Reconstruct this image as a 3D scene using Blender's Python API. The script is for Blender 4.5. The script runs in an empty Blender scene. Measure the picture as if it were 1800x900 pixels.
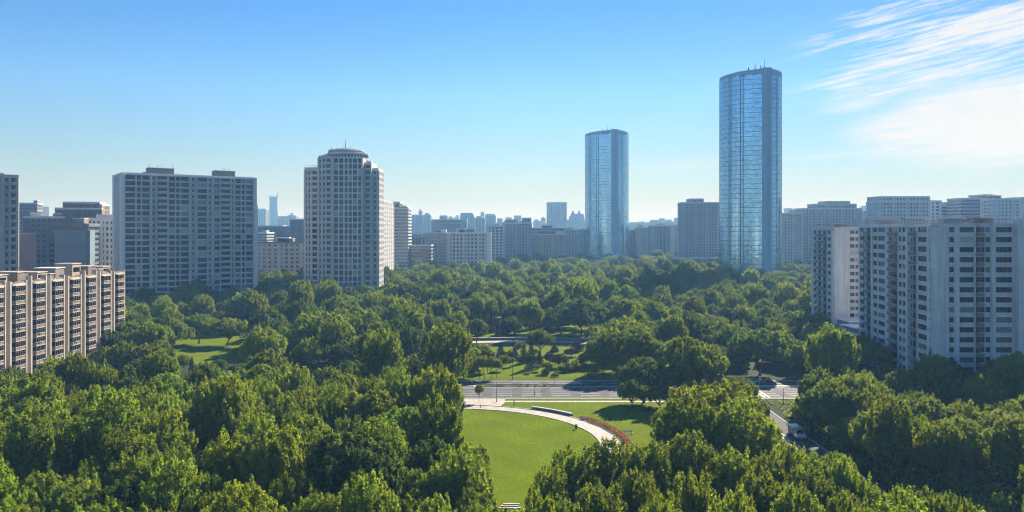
import bpy, math, random
import numpy as np
from mathutils import Vector, Matrix, Euler
R = random.Random(11)
NR = np.random.default_rng(5)
F, HC, HY = 1400.0, 50.0, 405.0          # lens in photo pixels, camera height, horizon row
sc = bpy.context.scene
COL = sc.collection
PI = math.pi


def gp(x, y, z=0.0):
    """ground (or height z) point that the photograph shows at pixel x, y"""
    D = (HC - z) * F / (y - HY)
    return ((x - 900) / F * D, D)


def px(X, Y, Z):
    return (900 + X / Y * F, HY + (HC - Z) / Y * F)


def zat(y, D):
    return HC - (y - HY) * D / F


# ---------------------------------------------------------------- materials
def srgb(r, g, b):
    f = lambda c: (c / 255 / 12.92) if c / 255 <= 0.04045 else ((c / 255 + 0.055) / 1.055) ** 2.4
    return (f(r), f(g), f(b))


class NT:
    def __init__(s, tree):
        s.t = tree

    def n(s, typ, _in=None, **kw):
        nd = s.t.nodes.new(typ)
        for k, v in kw.items():
            setattr(nd, k, v)
        for k, v in (_in or {}).items():
            if isinstance(v, bpy.types.NodeSocket):
                s.t.links.new(v, nd.inputs[k])
            else:
                nd.inputs[k].default_value = v
        return nd

    def m(s, op, a, b=0.0, c=0.0, clamp=False):
        nd = s.t.nodes.new('ShaderNodeMath')
        nd.operation = op
        nd.use_clamp = clamp
        for i, v in enumerate((a, b, c)):
            if isinstance(v, bpy.types.NodeSocket):
                s.t.links.new(v, nd.inputs[i])
            else:
                nd.inputs[i].default_value = v
        return nd.outputs[0]

    def mix(s, f, a, b, blend='MIX'):
        nd = s.t.nodes.new('ShaderNodeMix')
        nd.data_type = 'RGBA'
        nd.blend_type = blend
        for k, v in ((0, f), (6, a), (7, b)):
            if isinstance(v, bpy.types.NodeSocket):
                s.t.links.new(v, nd.inputs[k])
            elif k == 0:
                nd.inputs[k].default_value = v
            else:
                nd.inputs[k].default_value = (*v[:3], 1)
        return nd.outputs[2]


def newmat(name):
    m = bpy.data.materials.new(name)
    m.use_nodes = True
    m.node_tree.nodes.clear()
    return m, NT(m.node_tree)


MATS = {}


def mat(name, col, rough=0.8, var=0.18, scale=0.6, spec=0.3, metal=0.0, streak=0.0, bump=0.0):
    """plain surface: base colour broken up by dirt noise (and rain streaks)"""
    if name in MATS:
        return MATS[name]
    m, t = newmat(name)
    tc = t.n('ShaderNodeTexCoord')
    nz = t.n('ShaderNodeTexNoise', {'Vector': tc.outputs['Object'], 'Scale': scale, 'Detail': 5.0, 'Roughness': 0.6})
    f = t.n('ShaderNodeMapRange', {0: nz.outputs[0], 1: 0.3, 2: 0.7, 3: 1 - var, 4: 1 + var}).outputs[0]
    if streak > 0:
        mp = t.n('ShaderNodeMapping', {0: tc.outputs['Object'], 3: (1.3, 1.3, 0.06)})
        n2 = t.n('ShaderNodeTexNoise', {'Vector': mp.outputs[0], 'Scale': 1.0, 'Detail': 4.0})
        f2 = t.n('ShaderNodeMapRange', {0: n2.outputs[0], 1: 0.35, 2: 0.65, 3: 1 - streak, 4: 1.0}).outputs[0]
        f = t.m('MULTIPLY', f, f2)
    c = t.n('ShaderNodeVectorMath', {0: (*col,), 'Scale': f}, operation='SCALE')
    b = t.n('ShaderNodeBsdfPrincipled', {'Base Color': c.outputs[0], 'Roughness': rough, 'Metallic': metal, 'Specular IOR Level': spec})
    if bump > 0:
        n3 = t.n('ShaderNodeTexNoise', {'Vector': tc.outputs['Object'], 'Scale': 9.0, 'Detail': 4.0})
        bp = t.n('ShaderNodeBump', {'Height': n3.outputs[0], 'Strength': bump, 'Distance': 0.05})
        t.t.links.new(bp.outputs[0], b.inputs['Normal'])
    o = t.n('ShaderNodeOutputMaterial', {0: b.outputs[0]})
    MATS[name] = m
    return m


def leafmat(name, col, trans, hue=0.025, val=0.35):
    m, t = newmat(name)
    at = t.n('ShaderNodeAttribute', attribute_name='tint')
    oi = t.n('ShaderNodeObjectInfo')
    h = t.m('ADD', t.m('MULTIPLY', t.m('SUBTRACT', oi.outputs['Random'], 0.5), hue * 2), 0.5)
    h = t.m('ADD', h, t.m('MULTIPLY', t.m('SUBTRACT', at.outputs['Fac'], 0.5), hue * 0.8))
    rv = t.m('FRACT', t.m('MULTIPLY', oi.outputs['Random'], 7.31))
    v = t.m('ADD', 1 - val * 0.5, t.m('MULTIPLY', rv, val))
    v = t.m('MULTIPLY', v, t.m('ADD', 0.65, t.m('MULTIPLY', at.outputs['Fac'], 0.7)))
    h1 = t.n('ShaderNodeHueSaturation', {'Hue': h, 'Value': v, 'Color': (*col, 1)})
    h2 = t.n('ShaderNodeHueSaturation', {'Hue': h, 'Value': v, 'Color': (*trans, 1)})
    d = t.n('ShaderNodeBsdfPrincipled', {'Base Color': h1.outputs[0], 'Roughness': 0.8, 'Specular IOR Level': 0.04})
    tr = t.n('ShaderNodeBsdfTranslucent', {'Color': h2.outputs[0]})
    a = t.n('ShaderNodeAddShader', {0: d.outputs[0], 1: tr.outputs[0]})
    t.n('ShaderNodeOutputMaterial', {0: a.outputs[0]})
    MATS[name] = m
    return m


def glassmat(name, col, rough=0.08, spec=0.35, var=0.5, cell=1.3):
    """window glass: dark, glossy, each pane a little different"""
    m, t = newmat(name)
    oi = t.n('ShaderNodeObjectInfo')
    tc = t.n('ShaderNodeTexCoord')
    wn = t.n('ShaderNodeTexNoise', {'Vector': tc.outputs['Object'], 'Scale': cell, 'Detail': 2.0})
    f = t.m('ADD', t.m('MULTIPLY', wn.outputs[0], var * 2), 1 - var)
    f = t.m('MULTIPLY', f, t.m('ADD', 0.6, t.m('MULTIPLY', oi.outputs['Random'], 0.8)))
    c = t.n('ShaderNodeVectorMath', {0: (*col,), 'Scale': f}, operation='SCALE')
    b = t.n('ShaderNodeBsdfPrincipled', {'Base Color': c.outputs[0], 'Roughness': rough, 'Specular IOR Level': spec})
    t.n('ShaderNodeOutputMaterial', {0: b.outputs[0]})
    MATS[name] = m
    return m


# ---------------------------------------------------------------- mesh builder
class MB:
    def __init__(s):
        s.v, s.f, s.m = [], [], []

    def poly(s, pts, mi=0):
        n = len(s.v)
        s.v += [tuple(p) for p in pts]
        s.f.append(tuple(range(n, n + len(pts))))
        s.m.append(mi)

    def box(s, x0, x1, y0, y1, z0, z1, mi=0):
        n = len(s.v)
        s.v += [(x0, y0, z0), (x1, y0, z0), (x1, y1, z0), (x0, y1, z0), (x0, y0, z1), (x1, y0, z1), (x1, y1, z1), (x0, y1, z1)]
        s.f += [(n, n + 3, n + 2, n + 1), (n + 4, n + 5, n + 6, n + 7), (n, n + 1, n + 5, n + 4), (n + 1, n + 2, n + 6, n + 5),
                (n + 2, n + 3, n + 7, n + 6), (n + 3, n, n + 4, n + 7)]
        s.m += [mi] * 6

    def fbox(s, fr, u0, u1, d0, d1, z0, z1, mi=0):
        """box in a facade's frame: u along the wall, d outward"""
        n = len(s.v)
        P = lambda u, d, z: fr.p(u, d, z)
        s.v += [P(u0, d1, z0), P(u1, d1, z0), P(u1, d0, z0), P(u0, d0, z0), P(u0, d1, z1), P(u1, d1, z1), P(u1, d0, z1), P(u0, d0, z1)]
        s.f += [(n, n + 3, n + 2, n + 1), (n + 4, n + 5, n + 6, n + 7), (n, n + 1, n + 5, n + 4), (n + 1, n + 2, n + 6, n + 5),
                (n + 2, n + 3, n + 7, n + 6), (n + 3, n, n + 4, n + 7)]
        s.m += [mi] * 6

    def prism(s, pts, z0, z1, mi=0, top=True, mi_top=None):
        n, k = len(s.v), len(pts)
        s.v += [(x, y, z0) for x, y in pts] + [(x, y, z1) for x, y in pts]
        for i in range(k):
            j = (i + 1) % k
            s.f.append((n + i, n + j, n + k + j, n + k + i))
            s.m.append(mi)
        if top:
            s.f.append(tuple(range(n + k, n + 2 * k)))
            s.m.append(mi if mi_top is None else mi_top)
            s.f.append(tuple(range(n + k - 1, n - 1, -1)))
            s.m.append(mi)

    def tube(s, p0, p1, r0, r1=None, k=8, mi=0, cap=True):
        r1 = r0 if r1 is None else r1
        a, b = Vector(p0), Vector(p1)
        w = (b - a)
        if w.length < 1e-6:
            return
        w.normalize()
        u = w.orthogonal().normalized()
        v = w.cross(u)
        n = len(s.v)
        for c, r in ((a, r0), (b, r1)):
            for i in range(k):
                t = 2 * PI * i / k
                s.v.append(tuple(c + u * (r * math.cos(t)) + v * (r * math.sin(t))))
        for i in range(k):
            j = (i + 1) % k
            s.f.append((n + i, n + j, n + k + j, n + k + i))
            s.m.append(mi)
        if cap:
            s.f.append(tuple(range(n + k - 1, n - 1, -1)))
            s.f.append(tuple(range(n + k, n + 2 * k)))
            s.m += [mi, mi]

    def add(s, o, M, rel=None):
        n = len(s.v)
        s.v += [tuple(M @ Vector(p)) for p in o.v]
        s.f += [tuple(i + n for i in f) for f in o.f]
        s.m += o.m

    def mesh(s, name, mats, origin=(0, 0, 0)):
        me = bpy.data.meshes.new(name)
        ox, oy, oz = origin
        me.from_pydata([(x - ox, y - oy, z - oz) for x, y, z in s.v], [], s.f)
        for m in mats:
            me.materials.append(m)
        me.polygons.foreach_set('material_index', s.m)
        me.update()
        return me

    def build(s, name, mats, parent=None, origin=(0, 0, 0), loc=None):
        if not s.f:
            return None
        o = bpy.data.objects.new(name, s.mesh(name, mats, origin))
        COL.objects.link(o)
        if parent is not None:
            o.parent = parent
        if loc is not None:
            o.location = loc
        return o


class Fr:
    """a wall's frame: start point, direction angle; outward is to the right of the direction"""

    def __init__(s, x, y, ang):
        s.x, s.y, s.a = x, y, ang
        s.ux, s.uy = math.cos(ang), math.sin(ang)
        s.nx, s.ny = s.uy, -s.ux

    def p(s, u, d, z):
        return (s.x + s.ux * u + s.nx * d, s.y + s.uy * u + s.ny * d, z)


def tag(o, label=None, cat=None, group=None, kind=None):
    if label:
        o['label'] = label
    if cat:
        o['category'] = cat
    if group:
        o['group'] = group
    if kind:
        o['kind'] = kind
    return o


def empty(name, loc, label, cat, group=None):
    o = bpy.data.objects.new(name, None)
    COL.objects.link(o)
    o.location = loc
    return tag(o, label, cat, group)


def sheet(name, pts, z, m, kind='structure'):
    b = MB()
    b.poly([(x, y, z) for x, y in pts])
    return tag(b.build(name, [m]), kind=kind)


# ---------------------------------------------------------------- palette
M_ = {}
M_['stone'] = mat('brown_stone', (0.25, 0.205, 0.17), 0.85, 0.3, 0.4, streak=0.25)
M_['fin'] = mat('pale_stone', (0.54, 0.49, 0.435), 0.8, 0.15, 0.4, streak=0.25)
M_['ochre'] = mat('ochre_render', (0.42, 0.34, 0.26), 0.85, 0.2)
M_['roofgrey'] = mat('roof_felt', (0.22, 0.20, 0.19), 0.9, 0.3, 0.25)
M_['greywall'] = mat('grey_render', (0.60, 0.595, 0.59), 0.8, 0.12, 0.3, streak=0.2)
M_['greytrim'] = mat('grey_trim', (0.76, 0.75, 0.74), 0.75, 0.12, 0.5)
M_['darkwall'] = mat('dark_grey_render', (0.16, 0.165, 0.18), 0.8, 0.2, 0.5)
M_['taupe'] = mat('taupe_render', (0.24, 0.22, 0.215), 0.85, 0.15)
M_['white'] = mat('white_render', (0.74, 0.735, 0.73), 0.75, 0.12, 0.25, streak=0.26)
M_['white2'] = mat('pale_trim', (0.76, 0.75, 0.74), 0.7, 0.12, 0.6)
M_['cream'] = mat('cream_render', (0.55, 0.49, 0.43), 0.8, 0.12, 0.3, streak=0.15)
M_['pink'] = mat('pink_render', (0.36, 0.25, 0.25), 0.85, 0.1, 0.2)
M_['slate'] = mat('slate_panel', (0.20, 0.27, 0.33), 0.6, 0.08, 0.2)
M_['redbrown'] = mat('red_brown_brick', (0.19, 0.13, 0.11), 0.9, 0.2)
M_['bluegrey'] = mat('blue_grey_hazed_cladding', (0.42, 0.47, 0.52), 0.7, 0.12)  # cladding colour lightened to stand in for haze on the far blocks
M_['darkblue'] = mat('dark_blue_cladding', (0.12, 0.16, 0.22), 0.5, 0.15)
M_['metal'] = mat('grey_metal', (0.30, 0.31, 0.32), 0.5, 0.15, metal=0.6)
M_['dkmetal'] = mat('dark_metal', (0.06, 0.065, 0.07), 0.5, 0.2)
M_['whitemetal'] = mat('white_metal', (0.75, 0.75, 0.74), 0.45, 0.08)
M_['frame'] = mat('window_frame_grey', (0.17, 0.17, 0.175), 0.5, 0.1)
M_['framew'] = mat('window_frame_pale', (0.55, 0.54, 0.53), 0.5, 0.1)
M_['g0'] = glassmat('dark_window_glass', (0.010, 0.014, 0.020))
M_['g1'] = glassmat('blue_window_glass', (0.022, 0.036, 0.055))
M_['g2'] = glassmat('curtained_window_glass', (0.16, 0.165, 0.17), 0.2, 0.5)
M_['g3'] = glassmat('pale_blind_glass', (0.34, 0.34, 0.33), 0.25, 0.5)
M_['asphalt'] = mat('asphalt', (0.085, 0.088, 0.094), 0.85, 0.25, 0.25, spec=0.2)
M_['kerb'] = mat('kerb_stone', (0.50, 0.48, 0.45), 0.8, 0.15, 1.0)
M_['paint'] = mat('road_paint', (0.72, 0.72, 0.70), 0.6, 0.25, 1.5)
M_['bark'] = mat('bark', (0.075, 0.058, 0.042), 0.95, 0.3, 3.0)
EXPO = 1.18
DENOISE = True
# ---------------------------------------------------------------- camera, light, sky, air
cam = bpy.data.cameras.new('camera')
cam.sensor_width = 36.0
cam.lens = 36.0 * F / 1800
cam.shift_y = (HY - 450) / 1800.0
cam.clip_start, cam.clip_end = 0.5, 40000
camo = bpy.data.objects.new('camera', cam)
COL.objects.link(camo)
camo.location = (0, 0, HC)
camo.rotation_euler = (PI / 2, 0, 0)
sc.camera = camo

SUN_AZ, SUN_EL = math.radians(30), math.radians(32)
sd = Vector((math.sin(SUN_AZ) * math.cos(SUN_EL), math.cos(SUN_AZ) * math.cos(SUN_EL), math.sin(SUN_EL)))
sun = bpy.data.lights.new('sun', 'SUN')
sun.energy = 5.0
sun.angle = math.radians(0.5)
sun.color = (1.0, 0.90, 0.74)
suno = bpy.data.objects.new('sun', sun)
COL.objects.link(suno)
suno.rotation_euler = sd.to_track_quat('Z', 'Y').to_euler()

w = bpy.data.worlds.new('World')
sc.world = w
w.use_nodes = True
w.node_tree.nodes.clear()
t = NT(w.node_tree)
sky = t.n('ShaderNodeTexSky')
sky.sky_type = 'NISHITA'
sky.sun_disc = False
sky.sun_elevation = SUN_EL
sky.sun_rotation = SUN_AZ
sky.altitude = 100
sky.air_density = 1.0
sky.dust_density = 0.05
sky.ozone_density = 2.5
skyc = t.n('ShaderNodeHueSaturation', {'Saturation': 1.25, 'Value': 1.0, 'Color': sky.outputs[0]}).outputs[0]
tc = t.n('ShaderNodeTexCoord')
sx = t.n('ShaderNodeSeparateXYZ', {0: tc.outputs['Generated']})
az = t.m('ARCTAN2', sx.outputs[0], sx.outputs[1])
el = t.m('ARCSINE', sx.outputs[2])
hi = t.n('ShaderNodeMapRange', {0: el, 1: 0.05, 2: 0.30}).outputs[0]
lo = t.n('ShaderNodeMapRange', {0: el, 1: 0.0, 2: 0.17, 3: 1.0, 4: 0.0}).outputs[0]
skyc = t.mix(1.0, skyc, t.mix(hi, (1.0, 1.0, 1.0), (0.56, 0.79, 1.02)), 'MULTIPLY')
skyc = t.mix(1.0, skyc, t.mix(lo, (1.0, 1.0, 1.0), (0.41, 0.39, 0.39)), 'MULTIPLY')
side = t.n('ShaderNodeMapRange', {0: az, 1: 0.0, 2: 0.6, 3: 1.0, 4: 0.80}).outputs[0]
skyc = t.mix(1.0, skyc, side, 'MULTIPLY')


def azel(x, y):
    dx, dz = (x - 900) / F, (HY - y) / F
    return math.atan(dx), math.atan(dz / math.sqrt(1 + dx * dx))


def streakcloud(x, y, a, b, tilt, su, sv, amt, gain, off=0.0, seed=0.0, dist=0.6):
    """thin ice cloud: an elongated region of the sky dome filled with fine streaks"""
    A, E = azel(x, y)
    a, b = a / F, b / F
    ct, st = math.cos(tilt), math.sin(tilt)
    da, de = t.m('SUBTRACT', az, A), t.m('SUBTRACT', el, E)
    s_ = t.m('ADD', t.m('MULTIPLY', da, ct), t.m('MULTIPLY', de, st))
    u_ = t.m('SUBTRACT', t.m('MULTIPLY', de, ct), t.m('MULTIPLY', da, st))
    q = t.m('SQRT', t.m('ADD', t.m('POWER', t.m('ABSOLUTE', t.m('DIVIDE', s_, a)), 2.0), t.m('POWER', t.m('ABSOLUTE', t.m('DIVIDE', u_, b)), 2.0)))
    fall = t.m('SUBTRACT', 1.0, q)
    cv = t.n('ShaderNodeCombineXYZ', {0: t.m('MULTIPLY', s_, su), 1: t.m('MULTIPLY', u_, sv), 2: seed})
    n1 = t.n('ShaderNodeTexNoise', {'Vector': cv.outputs[0], 'Scale': 1.0, 'Detail': 7.0, 'Roughness': 0.62, 'Distortion': dist}).outputs[0]
    cv2 = t.n('ShaderNodeCombineXYZ', {0: t.m('MULTIPLY', s_, su * 0.35), 1: t.m('MULTIPLY', u_, sv * 0.16), 2: seed + 7})
    n2 = t.n('ShaderNodeTexNoise', {'Vector': cv2.outputs[0], 'Scale': 1.0, 'Detail': 4.0}).outputs[0]
    n = t.m('ADD', t.m('MULTIPLY', n1, 0.62), t.m('MULTIPLY', n2, 0.38))
    d = t.m('MULTIPLY', t.m('ADD', t.m('ADD', t.m('MULTIPLY', fall, 0.55), t.m('MULTIPLY', t.m('SUBTRACT', n, 0.5), amt)), off), gain, clamp=True)
    edge = t.n('ShaderNodeMapRange', {0: fall, 1: 0.0, 2: 0.36}, interpolation_type='SMOOTHSTEP').outputs[0]
    return t.m('MULTIPLY', d, edge)


CL = [streakcloud(1730, 55, 350, 125, 0.16, 16, 210, 3.6, 1.7, -0.08, 1.3, .3),
      streakcloud(1815, 208, 300, 82, 0.06, 12, 190, 2.3, 1.9, 0.24, 4.1, .3),
      streakcloud(1610, 138, 170, 34, 0.17, 16, 210, 2.6, 1.4, 0.02, 12.0, .35),
      streakcloud(1500, 185, 75, 14, 0.10, 14, 200, 1.6, 1.4, -0.02, 9.0),
      streakcloud(1210, 290, 125, 16, 0.03, 12, 220, 1.5, 0.75, -0.05, 2.0),
      streakcloud(1470, 272, 130, 6, 0.06, 14, 240, 1.2, 0.9, 0.0, 5.0),
      streakcloud(1735, 306, 60, 7, 0.03, 14, 240, 1.2, 0.7, 0.0, 6.0)]
cl = CL[0]
for c in CL[1:]:
    cl = t.m('MAXIMUM', cl, c)
SKYK = 0.064
skyc = t.mix(t.m('MULTIPLY', cl, 0.9), skyc, (6.5, 6.4, 6.1))
bg = t.n('ShaderNodeBackground', {'Color': skyc, 'Strength': SKYK})
t.n('ShaderNodeOutputWorld', {0: bg.outputs[0]})

m, t = newmat('haze_air')
pv = t.n('ShaderNodeVolumePrincipled', {'Color': (0.26, 0.55, 1.0, 1), 'Absorption Color': (1, 1, 1, 1), 'Density': 0.00025, 'Anisotropy': 0.1})
t.n('ShaderNodeOutputMaterial', {1: pv.outputs[0]})
b = MB()
b.box(-9100, 9100, -9100, 9100, -1.0, 232.0)
tag(b.build('haze', [m]), kind='stuff')

# ---------------------------------------------------------------- ground and paving
m, t = newmat('woodland_soil')
tc = t.n('ShaderNodeTexCoord')
n1 = t.n('ShaderNodeTexNoise', {'Vector': tc.outputs['Object'], 'Scale': 0.05, 'Detail': 6.0}).outputs[0]
n2 = t.n('ShaderNodeTexNoise', {'Vector': tc.outputs['Object'], 'Scale': 1.2, 'Detail': 5.0}).outputs[0]
c = t.mix(n1, (0.026, 0.042, 0.012), (0.044, 0.052, 0.020))
c = t.mix(t.m('MULTIPLY', n2, 0.6), c, (0.022, 0.034, 0.012))
b = t.n('ShaderNodeBsdfPrincipled', {'Base Color': c, 'Roughness': 0.95, 'Specular IOR Level': 0.1})
t.n('ShaderNodeOutputMaterial', {0: b.outputs[0]})
b = MB()
b.poly([(-9000, -9000, 0), (9000, -9000, 0), (9000, 9000, 0), (-9000, 9000, 0)])
tag(b.build('ground', [m]), kind='structure')

m, t = newmat('lawn_turf')
tc = t.n('ShaderNodeTexCoord')
n1 = t.n('ShaderNodeTexNoise', {'Vector': tc.outputs['Object'], 'Scale': 0.12, 'Detail': 5.0, 'Roughness': 0.6}).outputs[0]
n2 = t.n('ShaderNodeTexNoise', {'Vector': tc.outputs['Object'], 'Scale': 2.6, 'Detail': 5.0, 'Roughness': 0.7}).outputs[0]
c = t.mix(n1, (0.135, 0.190, 0.006), (0.165, 0.210, 0.008))
c = t.mix(t.n('ShaderNodeMapRange', {0: n2, 1: 0.35, 2: 0.7}).outputs[0], c, (0.085, 0.130, 0.005))
bp = t.n('ShaderNodeBump', {'Height': n2, 'Strength': 0.5, 'Distance': 0.15})
b = t.n('ShaderNodeBsdfPrincipled', {'Base Color': c, 'Roughness': 0.9, 'Specular IOR Level': 0.02, 'Normal': bp.outputs[0]})
t.n('ShaderNodeOutputMaterial', {0: b.outputs[0]})
TURF = m

m, t = newmat('path_paving')
tc = t.n('ShaderNodeTexCoord')
br = t.n('ShaderNodeTexBrick', {'Vector': tc.outputs['Object'], 'Color1': (0.50, 0.46, 0.40, 1), 'Color2': (0.42, 0.40, 0.36, 1), 'Mortar': (0.25, 0.24, 0.22, 1),
                                'Scale': 1.0, 'Mortar Size': 0.03, 'Brick Width': 0.9, 'Row Height': 0.45})
n2 = t.n('ShaderNodeTexNoise', {'Vector': tc.outputs['Object'], 'Scale': 0.5, 'Detail': 6.0}).outputs[0]
c = t.mix(1.0, br.outputs[0], t.n('ShaderNodeMapRange', {0: n2, 1: 0.3, 2: 0.7, 3: 0.72, 4: 1.1}).outputs[0], 'MULTIPLY')
b = t.n('ShaderNodeBsdfPrincipled', {'Base Color': c, 'Roughness': 0.75})
t.n('ShaderNodeOutputMaterial', {0: b.outputs[0]})
PAVE = m

LC, LR, PW = (-16.0, 186.0), 37.0, 4.6      # round lawn and the path round it
circ = lambda r, n=96, a0=0, a1=2 * PI: [(LC[0] + r * math.cos(a0 + (a1 - a0) * i / n), LC[1] + r * math.sin(a0 + (a1 - a0) * i / n)) for i in range(n + (0 if a1 - a0 > 6.2 else 1))]
# park turf between the round path and the road, and the glades beyond the road
sheet('park_lawn', [(-60, 141), (30, 141), (60, 150), (63.5, 170), (63.5, 236.0), (-60, 236.0)], 0.02, TURF)
sheet('round_lawn', circ(LR), 0.05, TURF)
sheet('glade_lawn', [(-38, 265.5), (62, 265.5), (60, 300), (44, 334), (20, 343), (-6, 344), (-30, 338), (-42, 300)], 0.02, TURF)
sheet('far_glade_lawn', [(-50, 372), (60, 372), (58, 440), (20, 470), (-40, 455)], 0.02, TURF)
gl = [gp(*p) for p in ((300, 640), (455, 640), (455, 592), (300, 588))]
sheet('side_glade_lawn', gl, 0.02, TURF)

b = MB()
ci, co = circ(LR), circ(LR + PW)
for i in list(range(0, 38)) + list(range(84, 96)):
    j = (i + 1) % 96
    b.poly([(*ci[i], 0.07), (*co[i], 0.07), (*co[j], 0.07), (*ci[j], 0.07)])
tag(b.build('round_path', [PAVE]), kind='structure')
b = MB()
for r0, r1 in ((LR - 0.35, LR), (LR + PW, LR + PW + 0.25)):
    c0, c1 = circ(r0), circ(r1)
    for i in list(range(0, 38)) + list(range(84, 96)):
        j = (i + 1) % 96
        for q in ([c0[i], c1[i], c1[j], c0[j]],):
            b.poly([(*p, 0.2) for p in q])
        b.poly([(*c0[j], 0.0), (*c0[j], 0.2), (*c0[i], 0.2), (*c0[i], 0.0)])
        b.poly([(*c1[i], 0.0), (*c1[i], 0.2), (*c1[j], 0.2), (*c1[j], 0.0)])
tag(b.build('path_kerb', [M_['kerb']]), kind='structure')

# main road across the park, parallel to the picture: two carriageways with a narrow median
RX0, RX1 = -420.0, 420.0
b = MB()
b.poly([(RX0, 236.5, 0.03), (RX1, 236.5, 0.03), (RX1, 264.6, 0.03), (RX0, 264.6, 0.03)])
tag(b.build('road', [M_['asphalt']]), kind='structure')
b = MB()
for y, wd, dash in ((237.4, 0.25, 0), (240.8, 0.22, 1), (244.2, 0.22, 1), (247.6, 0.22, 1), (251.0, 0.22, 1), (253.6, 0.25, 0), (256.8, 0.25, 0), (260.2, 0.22, 1), (263.8, 0.25, 0)):
    if dash:
        x = RX0
        while x < RX1:
            b.poly([(x, y - wd / 2, 0.045), (x + 6, y - wd / 2, 0.045), (x + 6, y + wd / 2, 0.045), (x, y + wd / 2, 0.045)])
            x += 9
    else:
        b.poly([(RX0, y - wd / 2, 0.045), (RX1, y - wd / 2, 0.045), (RX1, y + wd / 2, 0.045), (RX0, y + wd / 2, 0.045)])
for cx in (74.5,):                         # zebra crossings
    for k in range(5):
        for y0, y1 in ((238.2, 252.8), (257.6, 263.2)):
            b.poly([(cx - 3 + k * 1.3, y0, 0.046), (cx - 2.4 + k * 1.3, y0, 0.046), (cx - 2.4 + k * 1.3, y1, 0.046), (cx - 3 + k * 1.3, y1, 0.046)])
tag(b.build('road_marking', [M_['paint']]), kind='structure')
b = MB()
for y0, y1 in ((236.1, 236.5), (264.6, 265.0)):
    b.box(RX0, RX1, y0, y1, 0, 0.15)
for x0, x1 in ((RX0, -22), (-12.5, 68), (79, RX1)):
    b.box(x0, x1, 254.2, 256.2, 0, 0.18)
tag(b.build('road_kerb', [M_['kerb']]), kind='structure')
# plaza at the crossing, roadside footpath, park lane
sheet('plaza', [(-34, 226.2), (-3.4, 226.2), (-2.0, 231.4), (-2.0, 236.1), (-34, 236.1)], 0.06, PAVE)
sheet('footpath', [(-2.0, 231.6), (63.5, 231.6), (63.5, 233.4), (-2.0, 233.4)], 0.065, PAVE)
b = MB()
b.poly([(65.6, 90, 0.04), (70.6, 90, 0.04), (71.4, 236.1, 0.04), (66.6, 236.1, 0.04)])
tag(b.build('park_lane', [M_['asphalt']]), kind='structure')
b = MB()
for x0, x1, c in ((65.25, 66.25, 0.35), (70.6, 71.4, 0.3)):
    b.poly([(x0, 90, 0.14), (x0 + c, 90, 0.14), (x1 + c, 230, 0.14), (x1, 230, 0.14)])
    b.poly([(x0, 90, 0), (x0, 90, 0.14), (x1, 230, 0.14), (x1, 230, 0)])
    b.poly([(x0 + c, 90, 0.14), (x0 + c, 90, 0), (x1 + c, 230, 0), (x1 + c, 230, 0.14)])
tag(b.build('lane_kerb', [M_['kerb']]), kind='structure')
sheet('side_pavement', [(62.6, 150), (65.2, 150), (66.0, 215), (63.4, 215)], 0.05, PAVE)
# curved walk with a low terrace beyond the glade
b = MB()
arc = [(-46 + 108 * i / 24, 352 + 6.5 * math.sin(PI * i / 24) - 14 * max(0, (i - 13) / 11) ** 2) for i in range(25)]
for i in range(24):
    (xa, ya), (xb, yb) = arc[i], arc[i + 1]
    b.poly([(xa, ya - 3.2, 0.05), (xb, yb - 3.2, 0.05), (xb, yb + 3.2, 0.05), (xa, ya + 3.2, 0.05)])
tag(b.build('curved_walk', [PAVE]), kind='structure')
b = MB()
for i in range(24):
    (xa, ya), (xb, yb) = arc[i], arc[i + 1]
    b.poly([(xa, ya + 9.0, 0.06), (xb, yb + 9.0, 0.06), (xb, yb + 12.0, 0.06), (xa, ya + 12.0, 0.06)])
tag(b.build('upper_walk', [PAVE]), kind='structure')
# ---------------------------------------------------------------- building kit
WCACHE, WTPL = {}, {}
GL = ('g0', 'g0', 'g0', 'g0', 'g0', 'g0', 'g1', 'g1', 'g2', 'g1', 'g0', 'g3')


def win_tpl(w_, h, n, fm, g):
    """one window: sunk glass, frame, sill, n upright bars; origin at the middle of the sill line, outward is -y"""
    k = (round(w_, 2), round(h, 2), n, fm, g)
    if k not in WTPL:
        b = MB()
        x = w_ / 2
        b.poly([(-x, 0, 0), (x, 0, 0), (x, 0, h), (-x, 0, h)], 1)
        t_ = 0.07
        b.box(-x, -x + t_, -0.08, -0.005, 0, h)
        b.box(x - t_, x, -0.08, -0.005, 0, h)
        b.box(-x + t_, x - t_, -0.08, -0.005, h - t_, h)
        b.box(-x + t_, x - t_, -0.08, -0.005, 0, t_)
        for i in range(n):
            xx = -x + w_ * (i + 1) / (n + 1)
            b.box(xx - 0.035, xx + 0.035, -0.07, -0.005, t_, h - t_)
        WTPL[k] = b
    return k, WTPL[k]


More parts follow.
